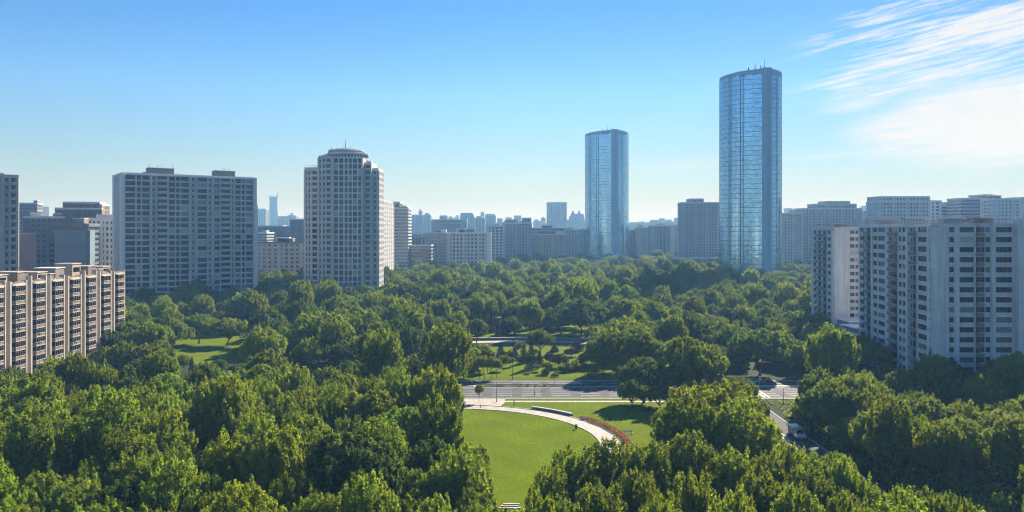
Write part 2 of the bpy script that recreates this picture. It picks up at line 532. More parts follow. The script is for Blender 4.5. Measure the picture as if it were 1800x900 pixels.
class Building:
    def __init__(s, name, loc, label, cat, group=None):
        s.o = empty(name, loc, label, cat, group)
        s.L = tuple(loc)
        s.wall = MB()
        s.wins = []
        s.parts = []

    def fr(s, x, y, ang=0.0):
        return Fr(x, y, ang)

    def win(s, fr, u, d, z, w_, h, n=1, fm='frame', g=None):
        s.wins.append((fr, u, d, z, w_, h, n, fm, g or R.choice(GL)))

    def facade(s, fr, segs, z0, nf, fh, W=None, sill=0.28, head=0.12, th=0.4, mi=0, mt=1, fm='frame', band=True, winback=0.3):
        """columns along the wall: ('p',width,out) pier, ('w',width,bars) window column, ('r',width) deep slot, ('b',width) balcony column"""
        tot = sum(q[1] for q in segs)
        k = (W / tot) if W else 1.0
        u = 0.0
        z1 = z0 + nf * fh
        for q in segs:
            wd = q[1] * k
            if q[0] == 'p':
                pd = th + (q[2] if len(q) > 2 else 0.06)
                s.wall.fbox(fr, u, u + wd, 0, pd, z0, z1, mt if len(q) > 3 else mi)
                if wd > 1.8 and nf < 22:
                    for i in range(1, nf):
                        s.wall.fbox(fr, u + .02, u + wd - .02, pd - .05, pd + .025, z0 + i * fh - .05, z0 + i * fh + .05, mt)
            elif q[0] == 'w':
                for i in range(nf):
                    za, zb = z0 + i * fh + fh * sill, z0 + (i + 1) * fh - fh * head
                    s.wall.fbox(fr, u, u + wd, 0, th, z0 + i * fh + (0 if i == 0 else -fh * head), za, mi)
                    s.win(fr, u + wd / 2, th - winback, za, wd, zb - za, q[2] if len(q) > 2 else 1, fm)
                    s.wall.fbox(fr, u - 0.05, u + wd + 0.05, th + 0.001, th + 0.12, za - 0.10, za - 0.002, mt)
                s.wall.fbox(fr, u, u + wd, 0, th, z1 - fh * head, z1, mi)
            elif q[0] == 'r':
                for i in range(nf):
                    za = z0 + i * fh + fh * 0.32
                    s.win(fr, u + wd / 2, 0.02, za, min(wd * 0.7, 1.2), fh * 0.45, 0, fm)
            elif q[0] == 'b':
                for i in range(nf):
                    za = z0 + i * fh
                    s.win(fr, u + wd / 2, 0.03, za + 0.1, wd * 0.86, fh - 0.5, 2, fm, 'g0')
                    s.parts.append(('balcony', fr, u, wd, za, fh))
            u += wd
        if band:
            s.wall.fbox(fr, 0, u, th + 0.07, th + 0.16, z1 - 0.35, z1 + 0.02, mt)
        return u

    def done(s, mats, limit=100, balm=None, order=None):
        wl = s.wall.build('wall', mats, s.o, s.L)
        ws = sorted(s.wins, key=order or (lambda q: -q[3]))
        rest = MB()
        for i, (fr, u, d, z, w_, h, n, fm, g) in enumerate(ws):
            k, tp = win_tpl(w_, h, n, fm, g)
            p = fr.p(u, d, z)
            if i < limit:
                if k not in WCACHE:
                    WCACHE[k] = tp.mesh('window', [M_[fm], M_[g]])
                o = bpy.data.objects.new('window', WCACHE[k])
                COL.objects.link(o)
                o.parent = s.o
                o.location = (p[0] - s.L[0], p[1] - s.L[1], p[2] - s.L[2])
                o.rotation_euler = (0, 0, fr.a)
            else:
                b2 = MB()
                b2.v, b2.f = tp.v, tp.f
                gi = {'g0': 2, 'g1': 3, 'g2': 4, 'g3': 5}[g]
                b2.m = [(0 if fm == 'frame' else 1) if q == 0 else gi for q in tp.m]
                rest.add(b2, Matrix.Translation(p) @ Matrix.Rotation(fr.a, 4, 'Z'))
        o = rest.build('window', [M_['frame'], M_['framew'], M_['g0'], M_['g1'], M_['g2'], M_['g3']], s.o, s.L)
        if o:
            o['kind'] = 'stuff'
        BM = {}
        bal = sorted(s.parts, key=lambda q: -q[4])
        restb = MB()
        for i, (_, fr, u, wd, za, fh) in enumerate(bal):
            k = round(wd, 2)
            if k not in BM:
                q = MB()
                x = wd / 2 + 0.15
                q.box(-x, x, -1.5, 0.0, -0.12, 0.06, 0)
                q.box(-x, x, -1.5, -1.38, 0.06, 1.0, 0)
                q.box(-x, -x + 0.1, -1.38, 0, 0.06, 1.0, 0)
                q.box(x - 0.1, x, -1.38, 0, 0.06, 1.0, 0)
                q.box(-x - 0.04, x + 0.04, -1.55, -1.34, 1.0, 1.09, 1)
                BM[k] = q, q.mesh('balcony', balm or mats[:2])
            p = fr.p(u + wd / 2, 0.0, za)
            if i < 100:
                o = bpy.data.objects.new('balcony', BM[k][1])
                COL.objects.link(o)
                o.parent = s.o
                o.location = (p[0] - s.L[0], p[1] - s.L[1], p[2] - s.L[2])
                o.rotation_euler = (0, 0, fr.a)
            else:
                restb.add(BM[k][0], Matrix.Translation(p) @ Matrix.Rotation(fr.a, 4, 'Z'))
        o = restb.build('balcony', balm or mats[:2], s.o, s.L)
        if o:
            o['kind'] = 'stuff'

    def part(s, name, b, mats, parent=None):
        if parent is None:
            return b.build(name, mats, s.o, s.L)
        pl = parent.location
        return b.build(name, mats, parent, s.L)

    def roof(s, pts, z, mats, h=0.9, t_=0.3):
        b = MB()
        b.prism(pts, z - 0.25, z, 0)
        n = len(pts)
        for i in range(n):
            a, c = Vector(pts[i]), Vector(pts[(i + 1) % n])
            L_ = (c - a).length
            b.fbox(Fr(a.x, a.y, math.atan2(c.y - a.y, c.x - a.x)), 0.002 * i, L_ - t_ - 0.002 * i, -t_, 0.1, z + 0.002, z + h, 1)
        return s.part('roof', b, mats)

    def house(s, fr, u0, u1, d0, d1, z, h, m_, cap=True, win=False):
        b = MB()
        b.fbox(fr, u0, u1, d0, d1, z, z + h, 0)
        if cap:
            b.fbox(fr, u0 - 0.25, u1 + 0.25, d0 - 0.25, d1 + 0.25, z + h + 0.002, z + h + 0.3, 1)
        if win:
            b.fbox(fr, u0 + 0.6, u1 - 0.6, d1 + 0.002, d1 + 0.05, z + h * 0.4, z + h * 0.75, 2)
        return s.part('roof_house', b, [m_, M_['cream'] if m_ in (M_['ochre'], M_['stone']) else M_['greytrim'], M_['g0']])

    def antenna(s, x, y, z, h, r=0.12, bars=0):
        b = MB()
        b.tube((x, y, z), (x, y, z + h), r, r * 0.5, 6)
        b.tube((x, y, z), (x, y, z + 0.4), r * 3, r * 3, 8)
        for i in range(bars):
            zz = z + h * (0.55 + 0.15 * i)
            b.box(x - 0.7, x + 0.7, y - 0.04, y + 0.04, zz, zz + 0.09)
        return s.part('antenna', b, [M_['dkmetal']])


def rot_rect(x, y, ang, W, dep):
    f = Fr(x, y, ang)
    return [f.p(0, 0, 0)[:2], f.p(W, 0, 0)[:2], f.p(W, -dep, 0)[:2], f.p(0, -dep, 0)[:2]]


FOOT = []   # building footprints, for keeping trees clear


def foot(pts, marg=4.0):
    c = sum((Vector(p) for p in pts), Vector((0, 0))) / len(pts)
    FOOT.append([tuple(Vector(p) + (Vector(p) - c).normalized() * marg) for p in pts])


# ======================================================== brown balcony block
B = Building('apartment_block', (-157, 255, 0), 'long brown apartment block with stacked bay balconies and pale upright fins, deep in poplars', 'apartment block')
y0, y1, ztop = 188.0, 307.0, 33.6
B.wall.box(-166, -150, y0, y1, 0, ztop, 3)
foot([(-168, y0), (-148, y0), (-148, y1), (-168, y1)], 3)
nfl, fh = 12, 2.77
BAYM = {}
bay_tpl = []
for var in range(3):
    p_, g_ = MB(), MB()
    hw, dp, ch = 3.45, 2.2, 1.2
    pl = lambda o: [(-hw - o, 0), (-hw - o, -dp + ch), (-hw + ch - o * .5, -dp - o), (hw - ch + o * .5, -dp - o), (hw + o, -dp + ch), (hw + o, 0)]
    p_.prism(pl(0), -0.1, 0.72, 0)
    p_.prism(pl(0.12), 0.721, 0.86, 1)
    p_.prism(pl(0.14), 2.46, 2.67, 1)
    g_.prism(pl(-0.14), 0.86, 2.46, 1, top=False)
    e = pl(-0.02)
    for i in range(len(e) - 1):
        a, c = Vector(e[i]), Vector(e[i + 1])
        nb = 1 if i in (0, 4) else (1 if i in (1, 3) else 4)
        for j in range(nb + 1):
            q = a.lerp(c, j / nb)
            g_.box(q.x - 0.06, q.x + 0.06, q.y - 0.06, q.y + 0.06, 0.86, 2.46, 0)
        if var != 1:
            m0 = a.lerp(c, 0.02)
            m1 = a.lerp(c, 0.98)
            g_.tube((m0.x, m0.y, 2.05), (m1.x, m1.y, 2.05), 0.035, k=4, mi=0)
    if var == 2:                                   # washing / planters on the ledge
        p_.box(-1.2, 1.0, -dp - 0.35, -dp - 0.05, 0.75, 1.0, 2)
    bay_tpl.append((p_.mesh('balcony', [M_['stone'], M_['fin'], M_['ochre']]), g_.mesh('glazing', [M_['frame'], M_[('g0', 'g0', 'g1')[var]]])))
nbay = 0
fr = Fr(-150, y0, PI / 2)
cents = [301.0 - 10.25 * i for i in range(11)]
for bi, cy in enumerate(cents):
    u = cy - y0
    # fins that flank the bay and rise over the roof
    top = ztop + 1.2 + 0.6 * ((bi * 7) % 3)
    for du, wd in ((-4.15, 0.6), (3.65, 0.5)):
        B.wall.fbox(fr, u + du, u + du + wd, 0, 1.75, 0, top, 1)
    B.wall.fbox(fr, u + 4.6, u + 4.85, 0, .5, 0, ztop, 1)
    for f in range(nfl):
        z = 0.4 + f * fh
        if bi < 8:
            v = R.choice((0, 0, 1, 2))
            o = bpy.data.objects.new('balcony', bay_tpl[v][0])
            COL.objects.link(o)
            o.parent = B.o
            p = fr.p(u, 0, z)
            o.location = (p[0] - B.L[0], p[1] - B.L[1], p[2])
            o.rotation_euler = (0, 0, PI / 2)
            g = bpy.data.objects.new('glazing', bay_tpl[v][1])
            COL.objects.link(g)
            g.parent = o
        elif f > 7:
            v = 0
            o = bpy.data.objects.new('balcony', bay_tpl[v][0])
            COL.objects.link(o)
            o.parent = B.o
            p = fr.p(u, 0, z)
            o.location = (p[0] - B.L[0], p[1] - B.L[1], p[2])
            o.rotation_euler = (0, 0, PI / 2)
            g = bpy.data.objects.new('glazing', bay_tpl[v][1])
            COL.objects.link(g)
            g.parent = o
        B.win(fr, u - 5.0, 0.02, z + 0.7, 1.3, 1.6, 1)
    # bay cap and parapet
    B.wall.fbox(fr, u - 3.15, u + 3.15, 0, 1.9, ztop - 0.05, ztop + 0.5, 1)
    B.wall.fbox(fr, u - 2.3, u + 2.3, 1.55, 1.75, ztop + 0.5, ztop + 1.1, 0)
B.done([M_['stone'], M_['fin'], M_['roofgrey'], M_['redbrown']], order=lambda q: -q[1] * 0 - (q[0].p(q[1], 0, 0)[1]))
B.roof([(-166, y0), (-150, y0), (-150, y1), (-166, y1)], ztop + 0.02, [M_['roofgrey'], M_['stone']], 0.8)
for bi, cy in enumerate(cents):
    u = cy - y0
    h = (2.7, 3.3, 2.9, 3.6)[bi % 4] if bi != 2 else 4.6
    B.house(fr, u - 3.4, u + 1.9, -9 - (bi % 2), -3.0, ztop, h, M_[('ochre', 'stone', 'ochre', 'taupe')[bi % 4]], True, bi % 2 == 0)
    if bi % 3 == 1:
        B.house(fr, u + 2.4, u + 4.6, -6, -2.2, ztop, 1.9, M_['stone'])
for (uu, dd) in ((95, -6), (72, -8), (108, -5), (60, -4)):
    B.antenna(*fr.p(uu, dd, 0)[:2], ztop + 3.2, 2.4, 0.05, 2)

# ======================================================== slab block with roof houses
A36 = math.atan2(44.0, 60.7)
B = Building('apartment_block', (-195, 470, 0), 'wide grey slab apartment block with two box houses on its roof', 'apartment block')
fr = Fr(-219.7, 449.0, A36)
W, fh, nfl, zb = 75.0, 3.4, 22, 7.0
z1 = zb + nfl * fh                                  # 81.8
poly = rot_rect(fr.x, fr.y, A36, W, 22)
foot(poly, 5)
B.wall.prism(poly, 0, z1, 0)
SEG = [('p', 1.2, .1), ('w', 4.2, 2), ('p', .6, .1), ('w', 1.8, 0), ('p', .6, .1), ('w', 3.2, 1), ('p', 1.0, .5), ('r', 1.8), ('p', .4), ('b', 4.8), ('p', .5, .1), ('w', 2.7, 1), ('p', .5),
       ('w', 1.7, 0), ('p', .5, .1), ('w', 3.6, 2), ('p', 1.0, .5), ('r', 2.4), ('p', .6), ('w', 4.4, 2), ('p', .7), ('r', 1.8), ('p', .9, .5), ('w', 2.8, 1), ('p', .5, .1), ('b', 5.0), ('p', .4), ('r', 1.0), ('p', .6, .1),
       ('w', 2.7, 1), ('p', .5), ('w', 1.6, 0), ('p', .5, .1), ('w', 3.4, 2), ('p', 1.4, .3)]
B.facade(fr, SEG, zb, nfl, fh, W=W, th=0.9, winback=0.55, sill=.15, head=.13)
frs = Fr(*poly[3], A36 - PI / 2)                     # left flank
B.facade(frs, [('p', 1.6), ('w', 1.4, 0), ('p', 3), ('w', 1.6, 0), ('p', 1.4, .4), ('r', 1.4), ('p', 1.4, .4), ('w', 1.6, 0), ('p', 2)], zb, nfl, fh, W=22, th=0.5)
fre = Fr(*poly[1], A36 + PI / 2)
B.facade(fre, [('p', 3), ('w', 1.4, 0), ('p', 4), ('w', 1.4, 0), ('p', 4), ('w', 1.4, 0), ('p', 2)], zb, nfl, fh, W=22, th=0.5)
b = MB()                                            # rounded corner shafts and shop plinth
for x_, y_ in (poly[0], poly[1], poly[3]):
    b.tube((x_, y_, 0), (x_, y_, z1 + 0.6), 1.5, 1.5, 14)
B.part('corner_shaft', b, [M_['greytrim']])
b = MB()
b.fbox(fr, 1, 42, 1.2, 9.5, 0, 6.2, 0)
b.fbox(fr, 0.6, 42.4, 0.95, 9.9, 6.202, 6.9, 1)
for i in range(9):
    b.fbox(fr, 2.2 + 4.4 * i, 5.2 + 4.4 * i, 9.502, 9.56, 0.6, 5.0, 2)
B.part('podium', b, [M_['taupe'], M_['greytrim'], M_['g1']])
B.done([M_['greywall'], M_['greytrim']])
B.roof(poly, z1 + 0.03, [M_['roofgrey'], M_['greytrim']], 1.0)
for u0, u1 in ((14.5, 28.5), (52, 64)):
    B.house(fr, u0, u1, -11, -4, z1, 4.4, M_['taupe'])
B.house(fr, 12.5, 14.3, -9, -5, z1, 1.8, M_['taupe'])
for u, d, z, h in ((15, -5, 4.5, 2.2), (20, -6, 4.5, 2.6), (22.3, -6, 4.5, 3.4), (24, -6, 4.5, 1.8), (28, -5, 4.5, 3.0), (57, -6, 4.5, 2.6), (58.6, -7, 4.5, 3.0), (60.2, -6, 4.5, 2.2), (61.5, -7, 4.5, 1.8), (6, -4, 0.5, 1.6), (36, -3, 0.5, 2), (43, -3, .5, 1.6), (67, -3, .5, 1.4), (73.5, -2, .5, 1.8)):
    B.antenna(*fr.p(u, d, 0)[:2], z1 + z - .2, h, 0.09, 2 if h > 2.1 else 0)

# ======================================================== tower with drum top
B = Building('apartment_tower', (-112, 532, 0), 'tall grey apartment tower with stepped round drum and masts on top', 'apartment tower')
poly = [(-138, 529), (-131.5, 526), (-127.5, 523), (-117.6, 520), (-97.2, 520), (-97, 524), (-92.6, 524.2), (-92.4, 528), (-88.4, 529), (-88.4, 551), (-138, 551)]
foot([(-140, 518), (-87, 518), (-87, 552), (-140, 552)], 4)
zb, fh = 1.0, 3.86
B.wall.prism([(-117.5, 520.5), (-97.3, 520.5), (-97.3, 545), (-117.5, 545)], 0, 97.5, 0)
B.wall.prism([(-97.3, 524.5), (-92.5, 524.5), (-92.5, 546), (-97.3, 546)], 0, 94.8, 0)
B.wall.prism([(-92.5, 528.5), (-88.6, 528.5), (-88.6, 548), (-92.5, 548)], 0, 91.4, 0)
B.wall.prism([(-127.5, 523.6), (-117.5, 521.3), (-117.5, 545), (-127.5, 546)], 0, 98.6, 0)
B.wall.prism([(-138, 529.4), (-127.5, 525.8), (-127.5, 548), (-138, 548)], 0, 91.8, 0)
B.facade(Fr(-117.4, 520.5, 0), [('p', .9, .35)] + [('w', 2.5, 0), ('p', .6, .05, 1)] * 2 + [('w', 1.9, 0), ('p', .5, .05, 1)] * 2 + [('w', 2.5, 0), ('p', .6, .05, 1), ('w', 1.9, 0), ('p', .8, .35)], zb, 25, fh, W=20, th=0.6, sill=0.13, head=.11, winback=.4)
B.facade(Fr(-97.2, 524.5, 0), [('p', .5), ('b', 3.4), ('p', .8)], zb, 24, fh, W=4.7, th=0.5)
B.facade(Fr(-92.4, 528.5, 0), [('p', .7, .2), ('w', 1.8, 0), ('p', 1.2, .2)], zb, 23, fh, W=3.8, th=0.5)
B.facade(Fr(-88.6, 528.6, PI / 2), [('p', 1), ('w', 2, 1), ('p', 1.4), ('w', 2, 1), ('p', 1.4), ('w', 2, 1), ('p', 1.4), ('w', 2, 1), ('p', 1)], zb, 23, fh, W=19, th=0.4)
a_ = math.atan2(521.3 - 523.6, 10)
B.facade(Fr(-127.5, 523.6, a_), [('p', .9, .4), ('r', 1.6), ('p', 1.0, .5), ('w', 1.3, 0), ('p', .8, .2), ('b', 3.2), ('p', .7, .4)], zb, 25, fh, W=10.1, th=0.5)
a_ = math.atan2(525.8 - 529.4, 10.5)
B.facade(Fr(-138, 529.4, a_), [('p', 1.3, .3), ('w', 1.2, 0), ('p', .8, .35), ('w', 1.3, 0), ('p', 1.1, .35), ('b', 3.4), ('p', .8)], zb, 23, fh, W=11.0, th=0.5)
B.facade(Fr(-138, 548, -PI / 2), [('p', 2), ('w', 1.4, 0), ('p', 3), ('w', 1.4, 0), ('p', 3), ('w', 1.4, 0), ('p', 2)], zb, 23, fh, W=18, th=0.4)
B.done([M_['greywall'], M_['greytrim']], order=lambda q: (q[0].y > 522.0 or abs(q[0].a) > 0.1, -q[3]))
b = MB()
for (cx, cy, r, za, zc) in ((-110, 534, 13.5, 97.4, 101.2), (-111.5, 535, 11.6, 101.2, 103.6)):
    ring = lambda q: [(cx + q * math.cos(2 * PI * i / 40), cy + q * 0.95 * math.sin(2 * PI * i / 40)) for i in range(40)]
    b.prism(ring(r), za, zc - 0.5, 0)
    b.prism(ring(r + 0.4), zc - 0.498, zc, 1)
    for i in range(40):
        x_, y_ = ring(r + 0.02)[i]
        b.fbox(Fr(x_, y_, 2 * PI * i / 40 + PI / 2), 0.35, 1.75, 0.0, 0.06, za + 0.9, zc - 1.0, 2)
b.prism([(-111.5 + 7 * math.cos(2 * PI * i / 24), 535 + 7 * math.sin(2 * PI * i / 24)) for i in range(24)], 103.6, 104.5, 1)
B.part('roof_drum', b, [M_['greywall'], M_['greytrim'], M_['g1']])
b = MB()
for i in range(9):
    b.fbox(Fr(-138, 529, a_), 0.2 + i * 1.2, 0.3 + i * 1.2, -.4, -.3, 91.8, 92.9, 0)
b.fbox(Fr(-138, 529, a_), 0, 10.6, -.42, -.28, 92.9, 93.0, 0)
for i in range(4):
    b.fbox(Fr(-127.4, 524, 0), i * 2.0, i * 2.0 + 1.2, -4, -1, 98.6, 99.4 + (i % 3) * 0.6, 1)
b.fbox(Fr(-97, 525, 0), 0.5, 3.8, -6, -1.5, 94.8, 96.0, 1)
B.part('roof_railing', b, [M_['metal'], M_['greytrim']])
for x_, y_, z, h, r in ((-121, 534, 103.4, 2.6, .28), (-117.5, 534, 103.6, 3.2, .12), (-111.9, 535, 104.4, 6.2, .30), (-113.2, 535, 104.4, 2.8, .12), (-108.2, 534, 103.8, 3.4, .16), (-105.5, 533, 103.5, 1.8, .10), (-132, 532, 91.8, 2.0, .1), (-99, 530, 97.6, 2.4, .1)):
    B.antenna(x_, y_, z, h, r, 0)

# ======================================================== white housing block by the lane
B = Building('apartment_block', (150, 270, 0), 'white apartment block with windowless corner and dark balcony slots, frames along its roof', 'apartment block')
zb, fh, nfl = 0.4, 3.0, 17
z1 = zb + nfl * fh
B.wall.prism([(126.6, 240.6), (128.4, 239), (196, 239), (196, 258), (148, 258), (148, 303), (132.6, 303)], 0, z1, 0)
foot([(127, 237), (197, 237), (197, 304), (127, 304)], 3)
# left flank runs away from the camera: direction -y, outward -x
fl = Fr(132.6, 303, math.atan2(240.6 - 303, 126.6 - 132.6))
B.facade(fl, [('p', .8), ('w', 4.2, 1), ('p', .8), ('b', 3.4), ('r', 1.4), ('p', 1.2, .3), ('w', 3.3, 1), ('p', .7), ('w', 5.2, 2), ('p', 2.2), ('r', 1.0), ('b', 5.6), ('p', .8), ('w', 2.0, 0), ('p', .5), ('w', 2.6, 1), ('p', 1.2, .3),
              ('r', 1.6), ('b', 3.4), ('p', .8), ('w', 5.2, 2), ('p', 1.2)], zb, nfl, fh, W=62.6, th=0.6, sill=0.33, fm='frame')
ff = Fr(128.4, 239.0, 0)
B.facade(ff, [('p', 2.6, -.2), ('w', 1.35, 0), ('p', 1.6), ('w', 4.4, 3), ('p', .4)], zb, nfl, fh, W=10.35, th=0.6, sill=0.33)
B.facade(Fr(138.75, 239.0, 0), [('p', .35), ('b', 1.7), ('w', 1.2, 0), ('p', .25), ('w', 1.6, 1), ('p', .35)], zb, nfl, fh, W=5.0, th=0.1, sill=0.33, winback=0.05, band=False)
B.facade(Fr(143.75, 239.0, 0), [('p', 1.1), ('w', 4.8, 3), ('p', .4)], zb, nfl, fh, W=6.4, th=0.6, sill=0.33)
frw = Fr(155, 239, 0)
B.wall.box(150.15, 196, 236.6, 239.0, 0, z1 + 1.9, 0)
B.facade(Fr(150.15, 236.6, 0), [('p', 1.0), ('w', 1.1, 0), ('p', 3.0), ('w', 3.6, 2), ('p', 1), ('r', 1.6), ('b', 3.2), ('p', 1), ('w', 3.6, 2), ('p', 3)], zb, nfl, fh, W=45.8, th=0.4, sill=0.38)
zc = z1
# small kitchen vents beside the blank corner
b = MB()
for i in range(nfl):
    b.fbox(fl, 62.62, 62.68, 0.2, 0.5, zb + i * fh + 1.5, zb + i * fh + 1.9, 0)
B.part('vent', b, [M_['dkmetal']])['kind'] = 'stuff'
# air conditioners in the slots
ac = MB()
ac.box(-.45, .45, -.42, -.05, 0, .62, 0)
ac.tube((0, -.42, .31), (0, -.44, .31), .24, k=12, mi=1)
acm = ac.mesh('air_conditioner', [M_['whitemetal'], M_['dkmetal']])
for i in range(nfl):
    for f_, u, dd in ((fl, 11.2, 0.05), (fl, 27.0, 0.05), (fl, 41.6, 0.05), (Fr(138.75, 239, 0), 2.9, 0.12)):
        if R.random() < 0.72 and i > 3:
            o = bpy.data.objects.new('air_conditioner', acm)
            COL.objects.link(o)
            o.parent = B.o
            p = f_.p(u, dd, zb + i * fh + 0.15)
            o.location = (p[0] - 150, p[1] - 270, p[2])
            o.rotation_euler = (0, 0, f_.a)
B.done([M_['white'], M_['white2']], balm=[M_['taupe'], M_['greytrim']], order=lambda q: (q[0].x > 150.1, -q[3]))
B.roof([(126.6, 240.6), (128.4, 239), (196, 239), (196, 258), (148, 258), (148, 303), (132.6, 303)], zc + 0.03, [M_['roofgrey'], M_['white']], 0.7)


def roof_frame(B, fr, u0, u1, d0, d1, z, h, m_, slab=True):
    b = MB()
    n = max(2, int((u1 - u0) / 2.2))
    for i in range(n + 1):
        u = u0 + (u1 - u0 - .14) * i / n
        for d in (d0, d1 - .14):
            b.fbox(fr, u, u + .14, d, d + .14, z, z + h)
    for d in (d0, d1 - .14):
        b.fbox(fr, u0, u1, d, d + .14, z + h + .002, z + h + .16)
        b.fbox(fr, u0, u1, d + .03, d + .11, z + h * .5, z + h * .5 + .08)
    if slab:
        b.fbox(fr, u0 - .3, u1 + .3, d0 - .2, d1 + .2, z + h + .165, z + h + .3)
    return B.part('roof_frame', b, [m_])


for f_, u0, u1, d0, d1, h, s_ in ((fl, 1, 6.5, -4, -.8, 2.0, True), (fl, 14, 21, -4, -.8, 1.7, True), (fl, 24, 34, -5, -1, 1.6, False), (fl, 38, 46, -4.5, -.8, 1.9, True), (fl, 50, 58, -4, -.8, 1.5, False),
                                   (ff, 2.5, 9.5, -5, -.7, 1.6, True), (ff, 11, 16.5, -5, -.7, 2.0, True), (ff, 17.5, 22.6, -4, -.7, 1.7, False)):
    roof_frame(B, f_, u0, u1, d0, d1, zc + .05, h, M_['metal'], s_)
B.house(fl, 8, 12.5, -9, -4, zc, 2.6, M_['cream'])
B.house(fl, 30, 36, -11, -6, zc, 2.4, M_['white'])
B.house(ff, 5, 11, -12, -7, zc, 2.5, M_['white'])
B.house(ff, 14, 20, -11, -6.5, zc, 2.2, M_['taupe'])

# ======================================================== smaller white block behind it
B = Building('apartment_block', (153, 362, 0), 'pale apartment block with blank middle strip, half hidden behind the bigger white block', 'apartment block')
x0, yf, yb = 139.5, 345.0, 378.0
z1 = 50.6
B.wall.prism([(x0, yf), (172, yf), (172, yb), (143, yb)], 0, z1, 0)
foot([(x0 - 2, yf - 2), (172, yf - 2), (172, yb + 2), (x0 - 2, yb + 2)], 2)
fh, nfl, zb = 3.0, 16, 2.4
fl = Fr(143, yb, math.atan2(yf - yb, x0 - 143))
B.facade(fl, [('p', 1.2, .3), ('w', 2.6, 1), ('p', .8), ('b', 3.2), ('p', .8), ('b', 3.4), ('p', .8), ('w', 2.6, 1), ('p', 1.4)], zb, nfl, fh, W=33, th=.5, sill=.34)
B.facade(Fr(x0, yf, 0), [('p', 5.4), ('w', 1.6, 0), ('p', .3), ('w', 1.0, 0), ('p', .3), ('w', 2.4, 1), ('p', .7), ('w', 1.6, 0), ('p', .8), ('b', 3), ('p', 9)], zb, nfl, fh, W=32.4, th=.5, sill=.36)
B.done([M_['white'], M_['white2']], balm=[M_['taupe'], M_['greytrim']])
B.roof([(x0, yf), (172, yf), (172, yb), (143, yb)], z1 + .03, [M_['roofgrey'], M_['white']], .7)
fb = Fr(x0, yf, 0)
roof_frame(B, fl, 2, 12, -5, -.8, z1, 2.0, M_['metal'], True)
roof_frame(B, fl, 15, 31, -5, -.8, z1, 1.8, M_['metal'], False)
roof_frame(B, fb, 4, 14, -6, -1, z1, 2.2, M_['metal'], False)
for u, d in ((3, -4), (6.5, -5), (8, -3.5), (11.5, -5)):
    B.antenna(*fb.p(u, d, 0)[:2], z1, 3.6 + (u % 2), 0.09, 2)
B.house(fb, 5, 9, -14, -9, z1, 2.2, M_['taupe'])

# low annexe with cluttered terrace between the two
B = Building('annexe', (143, 324, 0), 'low flat annexe with cluttered roof terrace between the two white blocks', 'building')
b = B.wall
b.box(133, 152, 308, 342, 0, 9.2, 0)
foot([(131, 306), (152, 306), (152, 343), (131, 343)], 1)
b.box(134, 143, 312, 322, 9.2, 11.6, 0)
b.box(133.6, 143.4, 311.6, 322.4, 11.602, 11.9, 1)
b.box(138, 149, 326, 338, 9.2, 12.4, 0)
b.box(137.6, 149.4, 325.6, 338.4, 12.402, 12.7, 1)
B.facade(Fr(133, 342, -PI / 2), [('p', 1)] + [('w', 2.4, 1), ('p', 1.2)] * 8, 0.3, 2, 4.2, W=34, th=.4)
B.done([M_['taupe'], M_['greytrim']])
B.roof([(133, 308), (152, 308), (152, 342), (133, 342)], 9.22, [M_['roofgrey'], M_['greytrim']], .8)
roof_frame(B, Fr(133, 325, -PI / 2), 0, 3.4, -8, -.5, 9.3, 2.2, M_['whitemetal'], True)

# ======================================================== tower at the picture's left edge
A34 = math.radians(31)
B = Building('apartment_tower', (-250, 375, 0), 'cream apartment tower with upright window strips, cut by the picture edge', 'apartment tower')
v = Fr(-236, 381, A34)
W = 42.0
f0 = Fr(*v.p(-W, 0, 0)[:2], A34)
poly = rot_rect(f0.x, f0.y, A34, W, 14)
foot(poly)
fh, nfl, zb = 3.55, 21, 1.0
z1 = zb + nfl * fh
B.wall.prism(poly, 0, z1, 0)
B.facade(f0, [('p', 2), ('w', 2.2, 1), ('p', 1), ('r', 2), ('p', 1), ('w', 2.2, 1), ('p', 1.4), ('b', 3.6), ('p', 1), ('w', 2.2, 1), ('p', 1), ('r', 2), ('p', 1.2, .5), ('b', 3.2), ('p', .8, .3), ('w', 2.6, 1), ('p', .7, .4), ('w', 1.5, 0), ('p', 1.6, .6),
              ('r', 1.6), ('p', .8, .1), ('w', 1.7, 0), ('p', 1.1, .1)], zb, nfl, fh, W=W, th=.8)
B.done([M_['cream'], M_['white2']], order=lambda q: -(q[1] + q[3] * 0.25))
B.roof(poly, z1 + .03, [M_['roofgrey'], M_['cream']], 1.0)
B.house(f0, 24, 36, -9, -3, z1, 1.6, M_['cream'])
